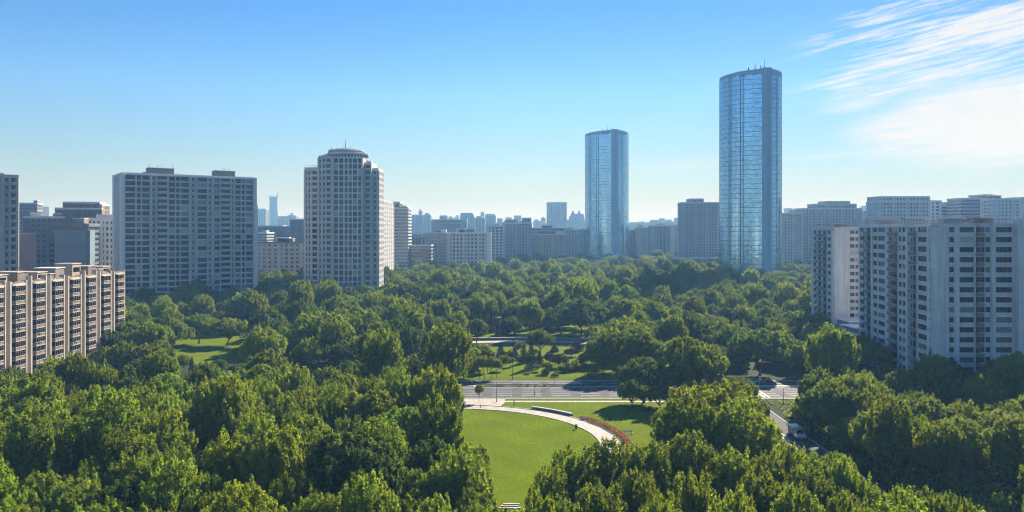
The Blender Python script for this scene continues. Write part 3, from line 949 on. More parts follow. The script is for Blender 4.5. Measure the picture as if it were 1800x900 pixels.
# ---------------------------------------------------------------- glass towers
def curtainglass(name, col):
    m, t = newmat(name)
    at = t.n('ShaderNodeAttribute', attribute_name='tint')
    tc = t.n('ShaderNodeTexCoord')
    mp = t.n('ShaderNodeMapping', {0: tc.outputs['Object'], 3: (0.16, 0.16, 0.022)})
    n1 = t.n('ShaderNodeTexNoise', {'Vector': mp.outputs[0], 'Scale': 1.0, 'Detail': 5.0, 'Roughness': 0.65}).outputs[0]
    f = t.m('ADD', t.m('MULTIPLY', at.outputs['Fac'], 0.32), t.n('ShaderNodeMapRange', {0: n1, 1: 0.35, 2: 0.68, 3: 0.78, 4: 0.98}).outputs[0])
    c = t.n('ShaderNodeVectorMath', {0: (*col,), 'Scale': f}, operation='SCALE')
    n2 = t.n('ShaderNodeTexNoise', {'Vector': tc.outputs['Object'], 'Scale': 0.22, 'Detail': 3.0}).outputs[0]
    bp = t.n('ShaderNodeBump', {'Height': n2, 'Strength': 0.1, 'Distance': 0.5})
    b = t.n('ShaderNodeBsdfPrincipled', {'Base Color': c.outputs[0], 'Roughness': 0.18, 'Metallic': 0.82, 'Normal': bp.outputs[0]})
    t.n('ShaderNodeOutputMaterial', {0: b.outputs[0]})
    return m


TG = curtainglass('tower_curtain_glass', (0.31, 0.57, 0.80))
M_['tband'] = mat('tower_floor_band', (0.08, 0.17, 0.24), 0.35, 0.15, spec=0.5)
M_['tfin'] = mat('tower_fin_cladding', (0.20, 0.40, 0.56), 0.4, 0.06, 0.05, spec=0.5)
M_['tmul'] = mat('tower_mullion', (0.14, 0.22, 0.29), 0.4, 0.1)


def bez(a, b, c, n):
    A, Bq, C_ = Vector(a), Vector(b), Vector(c)
    return [tuple(A * (1 - s) ** 2 + Bq * 2 * s * (1 - s) + C_ * s * s) for s in [i / n for i in range(n + 1)]]


def glass_tower(cx, cy, k, top, fh, label):
    B = Building('glass_tower', (cx, cy, 0), label, 'skyscraper', 'twin glass towers')
    sc_ = lambda pts: [(cx + x * k, cy + y * k) for x, y in pts]
    left = sc_(bez((-27, 11), (-24, -13), (2.2, -16.5), 18))
    right = sc_(bez((11, -15.5), (24, -12), (27, 9), 14))
    back = sc_(bez((27, 9), (26, 30), (0, 32), 10) + bez((0, 32), (-26, 30), (-27, 11), 10)[1:])
    foot([(cx - 29 * k, cy - 18 * k), (cx + 29 * k, cy - 18 * k), (cx + 29 * k, cy + 33 * k), (cx - 29 * k, cy + 33 * k)], 2)
    nf = int(top / fh)
    g, bd, mu = MB(), MB(), MB()
    tint = []
    for seg in (left, right, back):
        for i in range(len(seg) - 1):
            a, c = Vector(seg[i]), Vector(seg[i + 1])
            ang = math.atan2(c.y - a.y, c.x - a.x)
            f = Fr(a.x, a.y, ang)
            L_ = (c - a).length
            for j in range(nf):
                for h0, h1 in ((0.0, 0.5), (0.5, 1.0)):
                    z0_, z1_ = j * fh + fh * h0, j * fh + fh * h1
                    jit = [R.uniform(-.02, .02) for _ in range(4)]
                    g.poly([f.p(0, jit[0], z0_), f.p(L_, jit[1], z0_), f.p(L_, jit[2], z1_), f.p(0, jit[3], z1_)])
                    tint.append(R.random())
                bd.fbox(f, -.03, L_ + .03, -.3, .06, j * fh - .22, j * fh + .22)
                bd.fbox(f, -.03, L_ + .03, -.3, .03, j * fh + fh * .5, j * fh + fh * .5 + .08)
            big = seg is left and i in (6, 7, 11, 12) or seg is right and i in (3,)
            mu.fbox(f, -.07 - .35 * big, .07 + .35 * big, -.2, .05 + .12 * big, 0, nf * fh)
            mu.fbox(f, L_ * .5 - .05, L_ * .5 + .05, -.2, .03, 0, nf * fh)
    zt = nf * fh
    me = g.mesh('curtain_wall', [TG])
    at = me.attributes.new('tint', 'FLOAT', 'FACE')
    at.data.foreach_set('value', tint)
    for i in range(len(me.vertices)):
        pass
    me.transform(Matrix.Translation((-cx, -cy, 0)))
    o = bpy.data.objects.new('curtain_wall', me)
    COL.objects.link(o)
    o.parent = B.o
    B.part('floor_band', bd, [M_['tband']])
    B.part('mullion', mu, [M_['tmul']])
    b = MB()
    p = sc_([(2.2, -16.5), (3.0, -18.2), (5.6, -18.6), (6.2, -17.6), (7.4, -17.5), (8.0, -18.4), (10.4, -17.8), (11, -15.5), (11, 10), (2.2, 10)])
    b.prism(p, 0, zt + 5.5, 0)
    B.part('service_fin', b, [M_['tfin']])
    b = MB()
    b.prism(left[:-1] + right + back[1:-1], zt - 1.0, zt + .1, 0)
    for seg in (left, right):
        for i in range(len(seg) - 1):
            a, c = Vector(seg[i]), Vector(seg[i + 1])
            f = Fr(a.x, a.y, math.atan2(c.y - a.y, c.x - a.x))
            L_ = (c - a).length
            e = 1.5 + 3.2 * (1 - abs((i + 1) / len(seg) - (1.0 if seg is left else 0.0)))
            b.fbox(f, -.05, L_ + .05, -.25, .09, zt + .102, zt + e, 1)
            b.fbox(f, L_ * .3, L_ * .3 + .25, -.2, .22, zt + e, zt + e + .7, 0)
    b.box(cx - 14 * k, cx + 10 * k, cy - 6 * k, cy + 16 * k, zt + .1, zt + 4.5, 0)
    B.part('roof', b, [M_['tband'], M_['tfin']])
    for x_, y_, h, r in ((5, -14, 8.5, .3), (-1.5, -9, 6.5, .45), (2.5, -12, 4.5, .5), (-7, -8, 3.5, .7), (14, -6, 2.6, .2)):
        B.antenna(cx + x_ * k, cy + y_ * k, zt + 4.2, h, r)
    b = MB()
    b.prism(sc_([(-30, 4), (-22, -17), (4, -22), (26, -17), (30, 4), (28, 30), (-28, 30)]), 0, 5.5, 0)
    B.part('podium', b, [M_['tband']])
    return B


glass_tower(213, 702, 1.0, 187.5, 4.1, 'tallest blue glass skyscraper with rounded sides and upright fin, standing in the woods')
glass_tower(131, 1090, 1.11, 181, 4.3, 'shorter looking, more distant of the two rounded blue glass skyscrapers')

# ---------------------------------------------------------------- middle distance and skyline blocks
GM = {}


def farglass(name, col, cell):
    m, t = newmat(name)
    tc = t.n('ShaderNodeTexCoord')
    mp = t.n('ShaderNodeMapping', {0: tc.outputs['Object'], 3: (cell, cell, cell)})
    v = t.n('ShaderNodeTexVoronoi', {'Vector': mp.outputs[0], 'Scale': 1.0})
    f = t.m('ADD', 0.5, t.n('ShaderNodeSeparateColor', {0: v.outputs['Color']}).outputs[0])
    c = t.n('ShaderNodeVectorMath', {0: (*col,), 'Scale': f}, operation='SCALE')
    b = t.n('ShaderNodeBsdfPrincipled', {'Base Color': c.outputs[0], 'Roughness': 0.15, 'Specular IOR Level': 0.6})
    t.n('ShaderNodeOutputMaterial', {0: b.outputs[0]})
    return m


GM['n'] = farglass('distant_dark_glass', (0.030, 0.036, 0.046), 0.35)
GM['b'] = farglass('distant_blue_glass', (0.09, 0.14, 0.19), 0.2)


def block(label, x0, x1, ytop, D, col='greywall', style='grid', depth=18, ang=0.0, fh=3.3, pitch=3.6, houses=1, steps=None, cat='building', trim='greytrim', glass='n', group=None, name='city_block', ant=0, base=0.0):
    """a whole building from its edges in the photograph and its distance; steps = [(from, to, higher by metres)] along the width"""
    X0, X1 = (x0 - 900) / F * D, (x1 - 900) / F * D
    W = (X1 - X0) / math.cos(ang) * (1.0 if ang == 0 else 0.97)
    H = zat(ytop, D)
    B = Building(name, ((X0 + X1) / 2, D + depth / 2, 0), label, cat, group)
    f = Fr(X0, D, ang)
    poly = rot_rect(f.x, f.y, ang, W, depth)
    foot(poly, 3)
    g, wl = MB(), MB()
    tiers = [(0.0, 1.0, H)] + [(a, c, H + dz) for a, c, dz in (steps or [])]
    for ti, (a, c, h) in enumerate(tiers):
        pf = Fr(*f.p(W * a, -0.0 if ti == 0 else -0.6, 0)[:2], ang)
        wd = W * (c - a)
        dp = depth if ti == 0 else depth - 3
        z0 = 0.0 if ti == 0 else H - 0.2
        pl = rot_rect(pf.x, pf.y, ang, wd, dp)
        if style == 'plain':
            wl.prism(pl, z0, h, 0)
            k = int((h - z0) / 8)
            for i in range(1, k):
                wl.fbox(pf, 0, wd, .0, .12, z0 + i * 8, z0 + i * 8 + .5, 1)
            continue
        g.prism(pl, z0, h - .3, 0)
        nf = max(1, int((h - z0) / fh))
        faces = [(pf, wd), (Fr(*pl[1], ang + PI / 2), dp), (Fr(*pl[3], ang - PI / 2), dp)]
        for fi, (ff_, ww) in enumerate(faces):
            n = max(2, int(ww / pitch))
            pw = pitch * (.46 if style == 'grid' else .34)
            if style in ('grid', 'vert'):
                for i in range(n + 1):
                    u = (ww - pw) * i / n
                    wl.fbox(ff_, u, u + pw * (1 if i % 4 else 1.6), 0, .55 + .12 * (i % 4 == 0), z0, h, 0)
            if style in ('grid', 'band'):
                sp = fh * (.46 if style == 'grid' else .5)
                for j in range(nf + 1):
                    zz = z0 + (h - z0 - sp) * j / nf
                    wl.fbox(ff_, 0.02, ww - .02, 0, .48, zz, zz + sp, 0)
                    if style == 'band' and j % 3 == 0:
                        wl.fbox(ff_, 0, ww, .482, .56, zz + sp - .3, zz + sp, 1)
            wl.fbox(ff_, 0, ww, .3, .75, h - .9, h + .5, 1)
            if style == 'vert':
                wl.fbox(ff_, 0.01, ww - .01, 0, .5, h - 4, h - .9, 0)
        wl.prism(pl, h - .29, h + .1, 2)
    B.wall = wl
    wl.build('wall', [M_[col], M_[trim], M_['roofgrey']], B.o, B.L)
    o = g.build('glazing', [GM[glass]], B.o, B.L)
    for i in range(houses):
        u = W * R.uniform(.08, .75)
        s = min(W * .3, R.uniform(6, 12))
        B.house(f, u, min(u + s, W - 1), -depth * .7, -depth * .3, H + (steps[0][2] if steps and steps[0][0] * W < u < steps[0][1] * W else 0), R.uniform(2.2, 4), M_[R.choice((col, 'taupe', 'greytrim'))])
    for i in range(ant):
        u = W * R.uniform(.1, .9)
        B.antenna(*f.p(u, -depth * .4, 0)[:2], H, R.uniform(4, 8), .15)
    return B


a = math.radians(31)
MIDG = 'hazy blocks along the skyline'
# behind the brown balcony block
block('dark low block with flat top peeping out beside the cream tower', 30, 60, 357, 760, 'darkwall', 'band', 20, ang=.3, houses=1)
block('small blue box building on the skyline beside the cream tower', 58, 74, 363, 1000, 'darkblue', 'plain', 15, houses=0)
block('tall windowless pink wall between cream tower and brown balcony roofs', 20, 53, 410, 432, 'pink', 'plain', 26, ang=a, houses=0, trim='pink')
block('grey brown office with dense small windows behind the pink wall', 42, 96, 381, 520, 'taupe', 'grid', 26, ang=a, pitch=3.0, houses=2, ant=2)
block('slate blue windowless slab with level joints and dark cap', 96, 147, 405, 445, 'slate', 'plain', 16, ang=.18, houses=0, trim='darkblue')
block('dark topped office rising behind the slate blue slab', 88, 150, 394, 470, 'darkblue', 'band', 20, ang=.18, houses=1, trim='darkwall')
block('office with bright white frames and small panes next to the wide slab block', 145, 205, 384, 500, 'greytrim', 'grid', 24, ang=.22, pitch=2.6, fh=3.6, houses=2, trim='white2', glass='b')
block('red brown stepped block crowning the roofs behind the slate slab', 98, 170, 366, 600, 'redbrown', 'grid', 22, ang=.25, pitch=4, houses=0, steps=[(.18, .95, 4.6)], ant=0)
block('small cream end block with yellow panel on the stepped roofs', 166, 178, 360, 610, 'ochre', 'grid', 12, houses=0)
block('distant flat brown roofs touching the wide slab block', 176, 203, 378, 900, 'taupe', 'band', 30, houses=1)
# between slab and drum tower
block('long brown five storey block with many windows between slab and drum tower', 448, 540, 426, 660, 'cream', 'grid', 16, pitch=4.4, fh=3.6, houses=3, trim='darkwall')
block('dark blue block with upright ribs between slab and drum tower', 455, 496, 397, 1000, 'darkblue', 'vert', 20, glass='b', pitch=5, houses=0)
block('narrow blue ribbed block next to a white gap', 498, 510, 398, 990, 'darkblue', 'vert', 20, glass='b', pitch=4, houses=0)
block('taller blue ribbed block touching the drum tower', 510, 536, 385, 960, 'darkblue', 'vert', 20, glass='b', pitch=4, houses=0)
block('low grey shed roofs under the blue ribbed blocks', 449, 468, 409, 940, 'bluegrey', 'band', 30, houses=1)
block('faint pale blue block next to the waisted tower', 446, 467, 367, 3000, 'bluegrey', 'vert', 40, houses=0, pitch=9, fh=5)
block('faint pale blue twin topped block beyond the waisted tower', 488, 521, 384, 2900, 'bluegrey', 'vert', 40, houses=0, pitch=9, steps=[(.03, .45, 8), (.5, .98, 10)])
# right of the drum tower
B = block('sunlit white block with rows of windows right behind the drum tower', 0, 1, 400, 600, 'white2', 'plain', 10, houses=0) if False else None
B = Building('apartment_block', (-113, 645, 0), 'sunlit white apartment block with many small windows tucked behind the drum tower', 'apartment block')
B.wall.box(-126, -103, 600, 690, 0, 73.4, 0)
foot([(-128, 598), (-101, 598), (-101, 692), (-128, 692)], 2)
B.facade(Fr(-103, 600, PI / 2), [('p', 1.2, .3)] + [('w', 2.2, 0), ('p', 1.7), ('w', 2.2, 0), ('p', 1.3), ('w', 1.2, 0), ('p', 2.0, .35)] * 8, .5, 21, 3.45, W=90, th=.5, fm='framew')
B.facade(Fr(-126, 600, 0), [('p', 2)] + [('w', 2.2, 1), ('p', 2)] * 5, .5, 21, 3.45, W=23, th=.5, fm='framew')
B.done([M_['white2'], M_['white2']], order=lambda q: (q[0].a < 1, q[1] - q[3] * .3))
B.roof([(-126, 600), (-103, 600), (-103, 690), (-126, 690)], 73.42, [M_['roofgrey'], M_['white2']], .8)
B.house(Fr(-126, 606, 0), 6, 22.6, -16, -1, 73.4, 6.0, M_['bluegrey'], True, True)
block('grey banded block with stepped top standing behind the sunlit white block', 687, 717, 366, 780, 'greywall', 'band', 26, fh=3.2, houses=0, steps=[(.05, .5, 6), (.5, .9, 2.0)], ant=1)
block('long low dark hall at the wood edge beside the sunlit white block', 690, 757, 431, 790, 'taupe', 'band', 20, houses=0)
block('pale low block with tall upright windows above the long dark hall', 718, 752, 411, 900, 'cream', 'vert', 18, houses=0)
block('pale low block with random windows beside the wood edge', 748, 790, 409, 870, 'cream', 'grid', 18, pitch=3, houses=2)
block('seven storey grey block at the wood edge with sunlit end painted pale', 787, 854, 409, 800, 'greywall', 'grid', 16, pitch=3.6, fh=3.7, houses=3)
block('end of the seven storey grey block, its sunlight painted pale', 854.5, 862, 410, 801, 'white2', 'grid', 14, pitch=3, fh=3.7, houses=0)  # sunlit end as its own block, the light put into its paler colour
block('blue slab with flat top and rusty pink neighbour above the grey block', 774, 812, 386, 1400, 'darkblue', 'band', 30, houses=0)
block('narrow white edged tail end of the flat topped blue slab', 811, 820, 386, 1390, 'bluegrey', 'vert', 25, houses=0)
block('rusty pink flat topped block on the skyline', 758, 774, 386, 1500, 'pink', 'band', 30, houses=0, ant=1)
block('pale blocks of white windows and dark piers next to the sunlit painted end', 855, 886, 397, 900, 'white', 'grid', 20, pitch=4, houses=1, steps=[(0, .45, 1.5)])
block('broad stepped housing group with small arched roof at the wood edge', 884, 934, 392, 960, 'bluegrey', 'grid', 24, pitch=3.8, houses=1, steps=[(.08, .5, 4), (.7, .98, 6)])
block('long pale low block with many windows left open to the wood', 929, 995, 412, 1000, 'cream', 'grid', 20, pitch=3.6, houses=2)
block('wide dark roofed block behind the long pale low block', 933, 1000, 401, 1120, 'darkwall', 'band', 24, houses=3, ant=2)
block('stepped grey block touching the shorter glass tower', 993, 1036, 404, 1110, 'greywall', 'grid', 24, pitch=4, houses=2)
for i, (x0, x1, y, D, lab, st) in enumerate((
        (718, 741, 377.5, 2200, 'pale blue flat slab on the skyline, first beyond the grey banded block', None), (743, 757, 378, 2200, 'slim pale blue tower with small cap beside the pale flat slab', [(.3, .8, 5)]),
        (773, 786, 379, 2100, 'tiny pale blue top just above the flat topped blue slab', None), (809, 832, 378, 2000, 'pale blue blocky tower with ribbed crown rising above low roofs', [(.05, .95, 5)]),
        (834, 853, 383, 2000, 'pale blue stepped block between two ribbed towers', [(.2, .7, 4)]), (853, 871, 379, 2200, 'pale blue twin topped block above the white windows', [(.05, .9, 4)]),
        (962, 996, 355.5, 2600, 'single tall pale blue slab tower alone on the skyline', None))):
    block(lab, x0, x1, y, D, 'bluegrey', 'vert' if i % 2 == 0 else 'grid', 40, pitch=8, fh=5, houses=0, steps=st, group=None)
# pointed hazy building
B = Building('city_block', ((1011 - 900) / F * 2600, 2620, 0), 'faint blue building with two little spires beside the tall slab tower', 'building')
D = 2600
X = lambda x: (x - 900) / F * D
b = B.wall
for x0, x1, y in ((996, 1028, 386), (1001, 1027, 380), (1004, 1026, 376)):
    b.box(X(x0), X(x1), D - (x0 % 7), D + 30, 0, zat(y, D), 0)
for xc in (1008, 1019):
    z = zat(377, D)
    b.tube((X(xc), D + 12, z), (X(xc), D + 12, zat(369.5, D)), 9, .5, 8)
B.done([M_['bluegrey'], M_['greytrim']])
# waisted tower
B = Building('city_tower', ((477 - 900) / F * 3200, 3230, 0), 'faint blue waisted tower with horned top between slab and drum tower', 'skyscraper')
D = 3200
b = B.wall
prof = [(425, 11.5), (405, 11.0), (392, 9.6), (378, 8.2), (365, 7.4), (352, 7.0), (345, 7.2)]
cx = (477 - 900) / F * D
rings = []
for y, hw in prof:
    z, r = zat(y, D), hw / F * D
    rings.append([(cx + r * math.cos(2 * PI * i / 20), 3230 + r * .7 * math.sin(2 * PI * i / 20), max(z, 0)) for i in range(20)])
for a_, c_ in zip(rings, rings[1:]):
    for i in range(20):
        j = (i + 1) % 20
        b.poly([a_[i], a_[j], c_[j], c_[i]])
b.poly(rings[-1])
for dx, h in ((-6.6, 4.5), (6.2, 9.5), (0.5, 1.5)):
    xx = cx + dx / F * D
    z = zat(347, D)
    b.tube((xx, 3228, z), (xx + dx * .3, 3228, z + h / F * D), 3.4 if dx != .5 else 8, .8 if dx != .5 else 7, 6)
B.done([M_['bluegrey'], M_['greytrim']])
# between the glass towers
block('low pinkish block hard against the shorter glass tower', 1106, 1123, 404, 1120, 'pink', 'grid', 18, pitch=4, houses=0)
block('pinkish grey housing block with pale end wall in the woods gap', 1121, 1148, 400, 1100, 'greywall', 'grid', 22, pitch=3.6, houses=1)
block('blue grey housing block with pale upright stripes between the glass towers', 1146, 1178, 397, 1060, 'bluegrey', 'grid', 22, pitch=4.2, houses=2)
block('white housing block with dark windows touching the blue slab', 1178, 1203, 396, 1160, 'white2', 'grid', 22, pitch=5, fh=4, houses=0)
block('broad blue slab with small cap beside the tallest glass tower', 1199.5, 1272, 356, 950, 'bluegrey', 'grid', 24, pitch=3.4, fh=3.4, houses=0, steps=[(.2, .5, 4.4)])
for x0, x1, y, lab, st in ((1106, 1123, 393, 'faint low skyline block hard against the shorter glass tower', [(.2, .95, 4)]), (1126, 1132.5, 389.5, 'faint narrow skyline tower, thinnest between the glass towers', None),
                           (1133, 1144, 393, 'faint skyline block with rounded stepped top', [(.3, .9, 4)]), (1144.5, 1160, 390, 'faint wide domed skyline block midway between the glass towers', [(.1, .8, 6)]),
                           (1168, 1187, 390, 'faint skyline block with three flat tops', [(.3, .6, 4)]), (1189, 1200, 386, 'faint skyline block with slanting top near the blue slab', [(0, .5, 6)])):
    block(lab, x0, x1, y, 2700, 'bluegrey', 'grid', 40, pitch=8, fh=5, houses=0, steps=st)
# right of the tall tower
block('white gridded block in the haze next to the tallest glass tower', 1372, 1410, 375, 860, 'white', 'grid', 20, pitch=3.2, houses=1)
block('very wide hazy block stepping up to a crown in its middle', 1409, 1515, 366.5, 900, 'greywall', 'grid', 24, pitch=3.6, fh=3.3, houses=0, steps=[(.22, .9, 5), (.4, .8, 8.0)], ant=2)
block('jumble of small white roofs behind the big white block', 1512, 1549, 376, 1000, 'white', 'grid', 24, pitch=3.6, houses=2)
block('long office with dark glass head and white grid, highest over the white block', 1545, 1634, 354, 750, 'white', 'grid', 26, pitch=3.0, fh=3.4, houses=0, steps=[(0, 1.0, 4.4)], ant=1)
block('balconied white block adjoining the long gridded office', 1633, 1654, 353, 770, 'white2', 'grid', 22, pitch=4, houses=1)
block('lower grey block with flat cap beyond the balconied white block', 1653, 1689, 361, 820, 'greywall', 'band', 24, houses=0, steps=[(.2, .85, 3)])
block('broad banded grey block with taller corner tower', 1690.5, 1746, 348.5, 790, 'bluegrey', 'band', 26, houses=0, steps=[(.66, .98, 3.4)])
block('white balconied block at the far edge of the frame above the white wing', 1751, 1793, 349.5, 740, 'white', 'grid', 24, pitch=3.6, houses=1, ant=1)
block('sliver of grey block cut by the frame above the white wing', 1795, 1850, 347, 760, 'greywall', 'grid', 24, houses=1)
B = Building('radio_mast', ((1749 - 900) / F * 800, 800, 0), 'thin dark mast standing between two hazy office blocks', 'mast')
B.antenna((1749 - 900) / F * 800, 800, 0, zat(340, 800), .35, 2)
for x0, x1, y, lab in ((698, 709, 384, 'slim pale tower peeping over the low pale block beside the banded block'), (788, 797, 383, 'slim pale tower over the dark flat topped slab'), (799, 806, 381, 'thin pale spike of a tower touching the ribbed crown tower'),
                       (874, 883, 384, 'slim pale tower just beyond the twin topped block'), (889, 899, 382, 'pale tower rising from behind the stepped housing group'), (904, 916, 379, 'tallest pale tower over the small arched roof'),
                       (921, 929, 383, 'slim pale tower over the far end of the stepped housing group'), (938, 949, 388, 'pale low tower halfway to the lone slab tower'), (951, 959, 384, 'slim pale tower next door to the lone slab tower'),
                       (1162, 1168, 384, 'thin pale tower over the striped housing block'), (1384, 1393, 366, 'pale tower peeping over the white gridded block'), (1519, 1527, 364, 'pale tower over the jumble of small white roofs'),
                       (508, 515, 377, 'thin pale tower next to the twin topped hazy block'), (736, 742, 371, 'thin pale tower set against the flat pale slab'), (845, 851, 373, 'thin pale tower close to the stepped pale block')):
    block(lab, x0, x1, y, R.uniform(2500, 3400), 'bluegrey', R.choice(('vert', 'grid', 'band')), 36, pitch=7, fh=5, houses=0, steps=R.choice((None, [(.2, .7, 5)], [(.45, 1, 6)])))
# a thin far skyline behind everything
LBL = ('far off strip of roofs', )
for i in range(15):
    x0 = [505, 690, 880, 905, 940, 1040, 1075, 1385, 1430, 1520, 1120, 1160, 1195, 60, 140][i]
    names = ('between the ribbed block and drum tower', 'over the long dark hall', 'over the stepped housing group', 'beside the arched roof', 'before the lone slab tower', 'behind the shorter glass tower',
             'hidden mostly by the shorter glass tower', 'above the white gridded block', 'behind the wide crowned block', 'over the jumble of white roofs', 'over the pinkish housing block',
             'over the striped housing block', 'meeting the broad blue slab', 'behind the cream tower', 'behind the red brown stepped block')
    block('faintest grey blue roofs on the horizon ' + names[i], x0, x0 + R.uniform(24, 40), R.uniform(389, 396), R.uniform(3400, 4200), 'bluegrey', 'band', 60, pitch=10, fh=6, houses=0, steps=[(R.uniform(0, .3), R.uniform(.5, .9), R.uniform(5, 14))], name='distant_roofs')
# raised road through the woods
b = MB()
b.box(150, 470, 905, 914, 17.4, 18.6, 0)
b.box(150, 470, 904.7, 905, 18.0, 19.6, 1)
b.box(150, 470, 914, 914.3, 18.0, 19.6, 1)
o = empty('elevated_road', (310, 909, 0), 'pale elevated road on piers running through the woods past the tallest glass tower', 'viaduct')
b.build('deck', [M_['greytrim'], M_['white2']], o, (310, 909, 0))
for x in range(160, 470, 28):
    b = MB()
    b.box(x, x + 2.2, 908, 911, 0, 16.2, 0)
    b.box(x - 1.5, x + 3.7, 905.5, 913.5, 16.2, 17.395, 0)
    b.build('pier', [M_['greytrim']], o, (310, 909, 0))
FOOT.append([(150, 890), (470, 890), (470, 916), (150, 916)])
# ---------------------------------------------------------------- trees
LM = {'poplar': leafmat('poplar_leaf', (0.092, 0.120, 0.014), (0.190, 0.236, 0.011), .012, .4),
      'broad': leafmat('broadleaf_leaf', (0.084, 0.116, 0.016), (0.166, 0.215, 0.012), .016, .5),
      'deep': leafmat('deep_green_leaf', (0.052, 0.080, 0.018), (0.098, 0.140, 0.012), .015, .4),
      'dome': leafmat('plane_leaf', (0.105, 0.120, 0.013), (0.222, 0.240, 0.010), .010, .3),
      'spruce': leafmat('spruce_needle', (0.018, 0.034, 0.018), (0.010, 0.020, 0.006)),
      'young': leafmat('young_leaf', (0.090, 0.112, 0.012), (0.185, 0.208, 0.010), .012),
      'purple': leafmat('dark_purple_leaf', (0.030, 0.026, 0.022), (0.04, 0.02, 0.015))}


def leaf_mesh(name, P, Nn, size, tint, mt):
    """many small pointed leaf sprays: one four-sided face each"""
    n = len(P)
    r = NR.normal(size=(n, 3))
    T = np.cross(Nn, r)
    T /= np.linalg.norm(T, axis=1, keepdims=True) + 1e-9
    Bt = np.cross(Nn, T)
    s = size[:, None]
    V = np.empty((n, 4, 3))
    V[:, 0] = P - T * s * .62
    V[:, 1] = P - Bt * s * .40
    V[:, 2] = P + T * s * .62
    V[:, 3] = P + Bt * s * .40
    V[:, 1] += Nn * s * .12
    V[:, 3] += Nn * s * .12
    me = bpy.data.meshes.new(name)
    me.vertices.add(n * 4)
    me.vertices.foreach_set('co', V.reshape(-1))
    me.loops.add(n * 4)
    me.loops.foreach_set('vertex_index', np.arange(n * 4, dtype=np.int32))
    me.polygons.add(n)
    me.polygons.foreach_set('loop_start', np.arange(0, n * 4, 4, dtype=np.int32))
    me.materials.append(mt)
    a = me.attributes.new('tint', 'FLOAT', 'FACE')
    a.data.foreach_set('value', tint.astype(np.float32))
    me.update(calc_edges=True)
    me.validate()
    return me


def sphere_dirs(n):
    d = NR.normal(size=(n, 3))
    return d / np.linalg.norm(d, axis=1, keepdims=True)


def crown_mesh(name, lobes, ntuft, nleaf, leaf, tr, tz, mt, zmin=-.55):
    """crown = several lobes; each lobe's shell carries upright tufts; each tuft carries leaf sprays"""
    Ps, Ns, Ss, Ts = [], [], [], []
    tot = sum(l[3] * l[4] for l in lobes)
    for (lx, ly, lz, rx, rz) in lobes:
        n = max(4, int(ntuft * rx * rz / tot))
        d = sphere_dirs(n * 3)
        d = d[d[:, 2] > zmin][:n]
        n = len(d)
        ph = NR.uniform(0, 6.28, 6)
        lump = 1 + .10 * np.sin(3 * np.arctan2(d[:, 1], d[:, 0]) + ph[0]) * (1 - d[:, 2] ** 2) + .09 * np.sin(5 * d[:, 2] + ph[1] + 2 * np.arctan2(d[:, 1], d[:, 0]))
        rr = lump * np.where(NR.random(n) < .72, NR.uniform(.84, 1.04, n), NR.uniform(.45, .84, n))
        c = np.stack([lx + d[:, 0] * rx * rr, ly + d[:, 1] * rx * rr, lz + d[:, 2] * rz * rr], 1)
        ts = NR.uniform(.65, 1.35, n)
        tt = NR.random(n)
        m = nleaf
        e = sphere_dirs(n * m).reshape(n, m, 3)
        e[:, :, 2] = np.abs(e[:, :, 2]) * np.where(NR.random((n, m)) < .8, 1, -1)
        up = NR.uniform(.35, 1, (n, m, 1))
        ext = np.stack([np.full(n, tr), np.full(n, tr), np.full(n, tz)], 1) * ts[:, None]
        # taper each tuft towards its tip
        off = e * up
        tap = 1 - .45 * np.clip(off[:, :, 2:3], 0, 1)
        off[:, :, :2] *= tap
        lean = d * np.array([.25, .25, 0])
        P = c[:, None, :] + off * ext[:, None, :] + lean[:, None, :] * off[:, :, 2:3] * tz
        N_ = e * .8 + d[:, None, :] * .5 + NR.normal(size=(n, m, 3)) * .45
        N_ /= np.linalg.norm(N_, axis=2, keepdims=True)
        Ps.append(P.reshape(-1, 3))
        Ns.append(N_.reshape(-1, 3))
        Ss.append(leaf * NR.uniform(.65, 1.35, n * m))
        Ts.append((tt[:, None] * .6 + NR.random((n, m)) * .4).reshape(-1))
    return leaf_mesh(name, np.concatenate(Ps), np.concatenate(Ns), np.concatenate(Ss), np.concatenate(Ts), mt)


def spruce_mesh(name, h, r, mt):
    P, N_, S, T_ = [], [], [], []
    z = h * .1
    while z < h:
        f = 1 - (z - h * .1) / (h * .9)
        rad = r * f ** .85 + .15
        nb = int(7 + 9 * f)
        a0 = R.uniform(0, 6)
        for i in range(nb):
            a = a0 + 6.283 * i / nb + R.uniform(-.2, .2)
            L_ = rad * R.uniform(.75, 1.1)
            k = int(10 + 22 * f)
            s = np.sqrt(NR.random(k))
            side = NR.uniform(-.22, .22, k) * L_ * (1.1 - s)
            x = s * L_
            P.append(np.stack([x * math.cos(a) - side * math.sin(a), x * math.sin(a) + side * math.cos(a), z - .28 * x + .12 * x * s + NR.normal(0, .06, k)], 1))
            nn = NR.normal(size=(k, 3)) * .5 + np.array([math.cos(a) * .4, math.sin(a) * .4, .9])
            N_.append(nn / np.linalg.norm(nn, axis=1, keepdims=True))
            S.append(NR.uniform(.2, .42, k))
            T_.append(NR.random(k))
        z += .42 + .25 * f
    return leaf_mesh(name, np.concatenate(P), np.concatenate(N_), np.concatenate(S), np.concatenate(T_), mt)


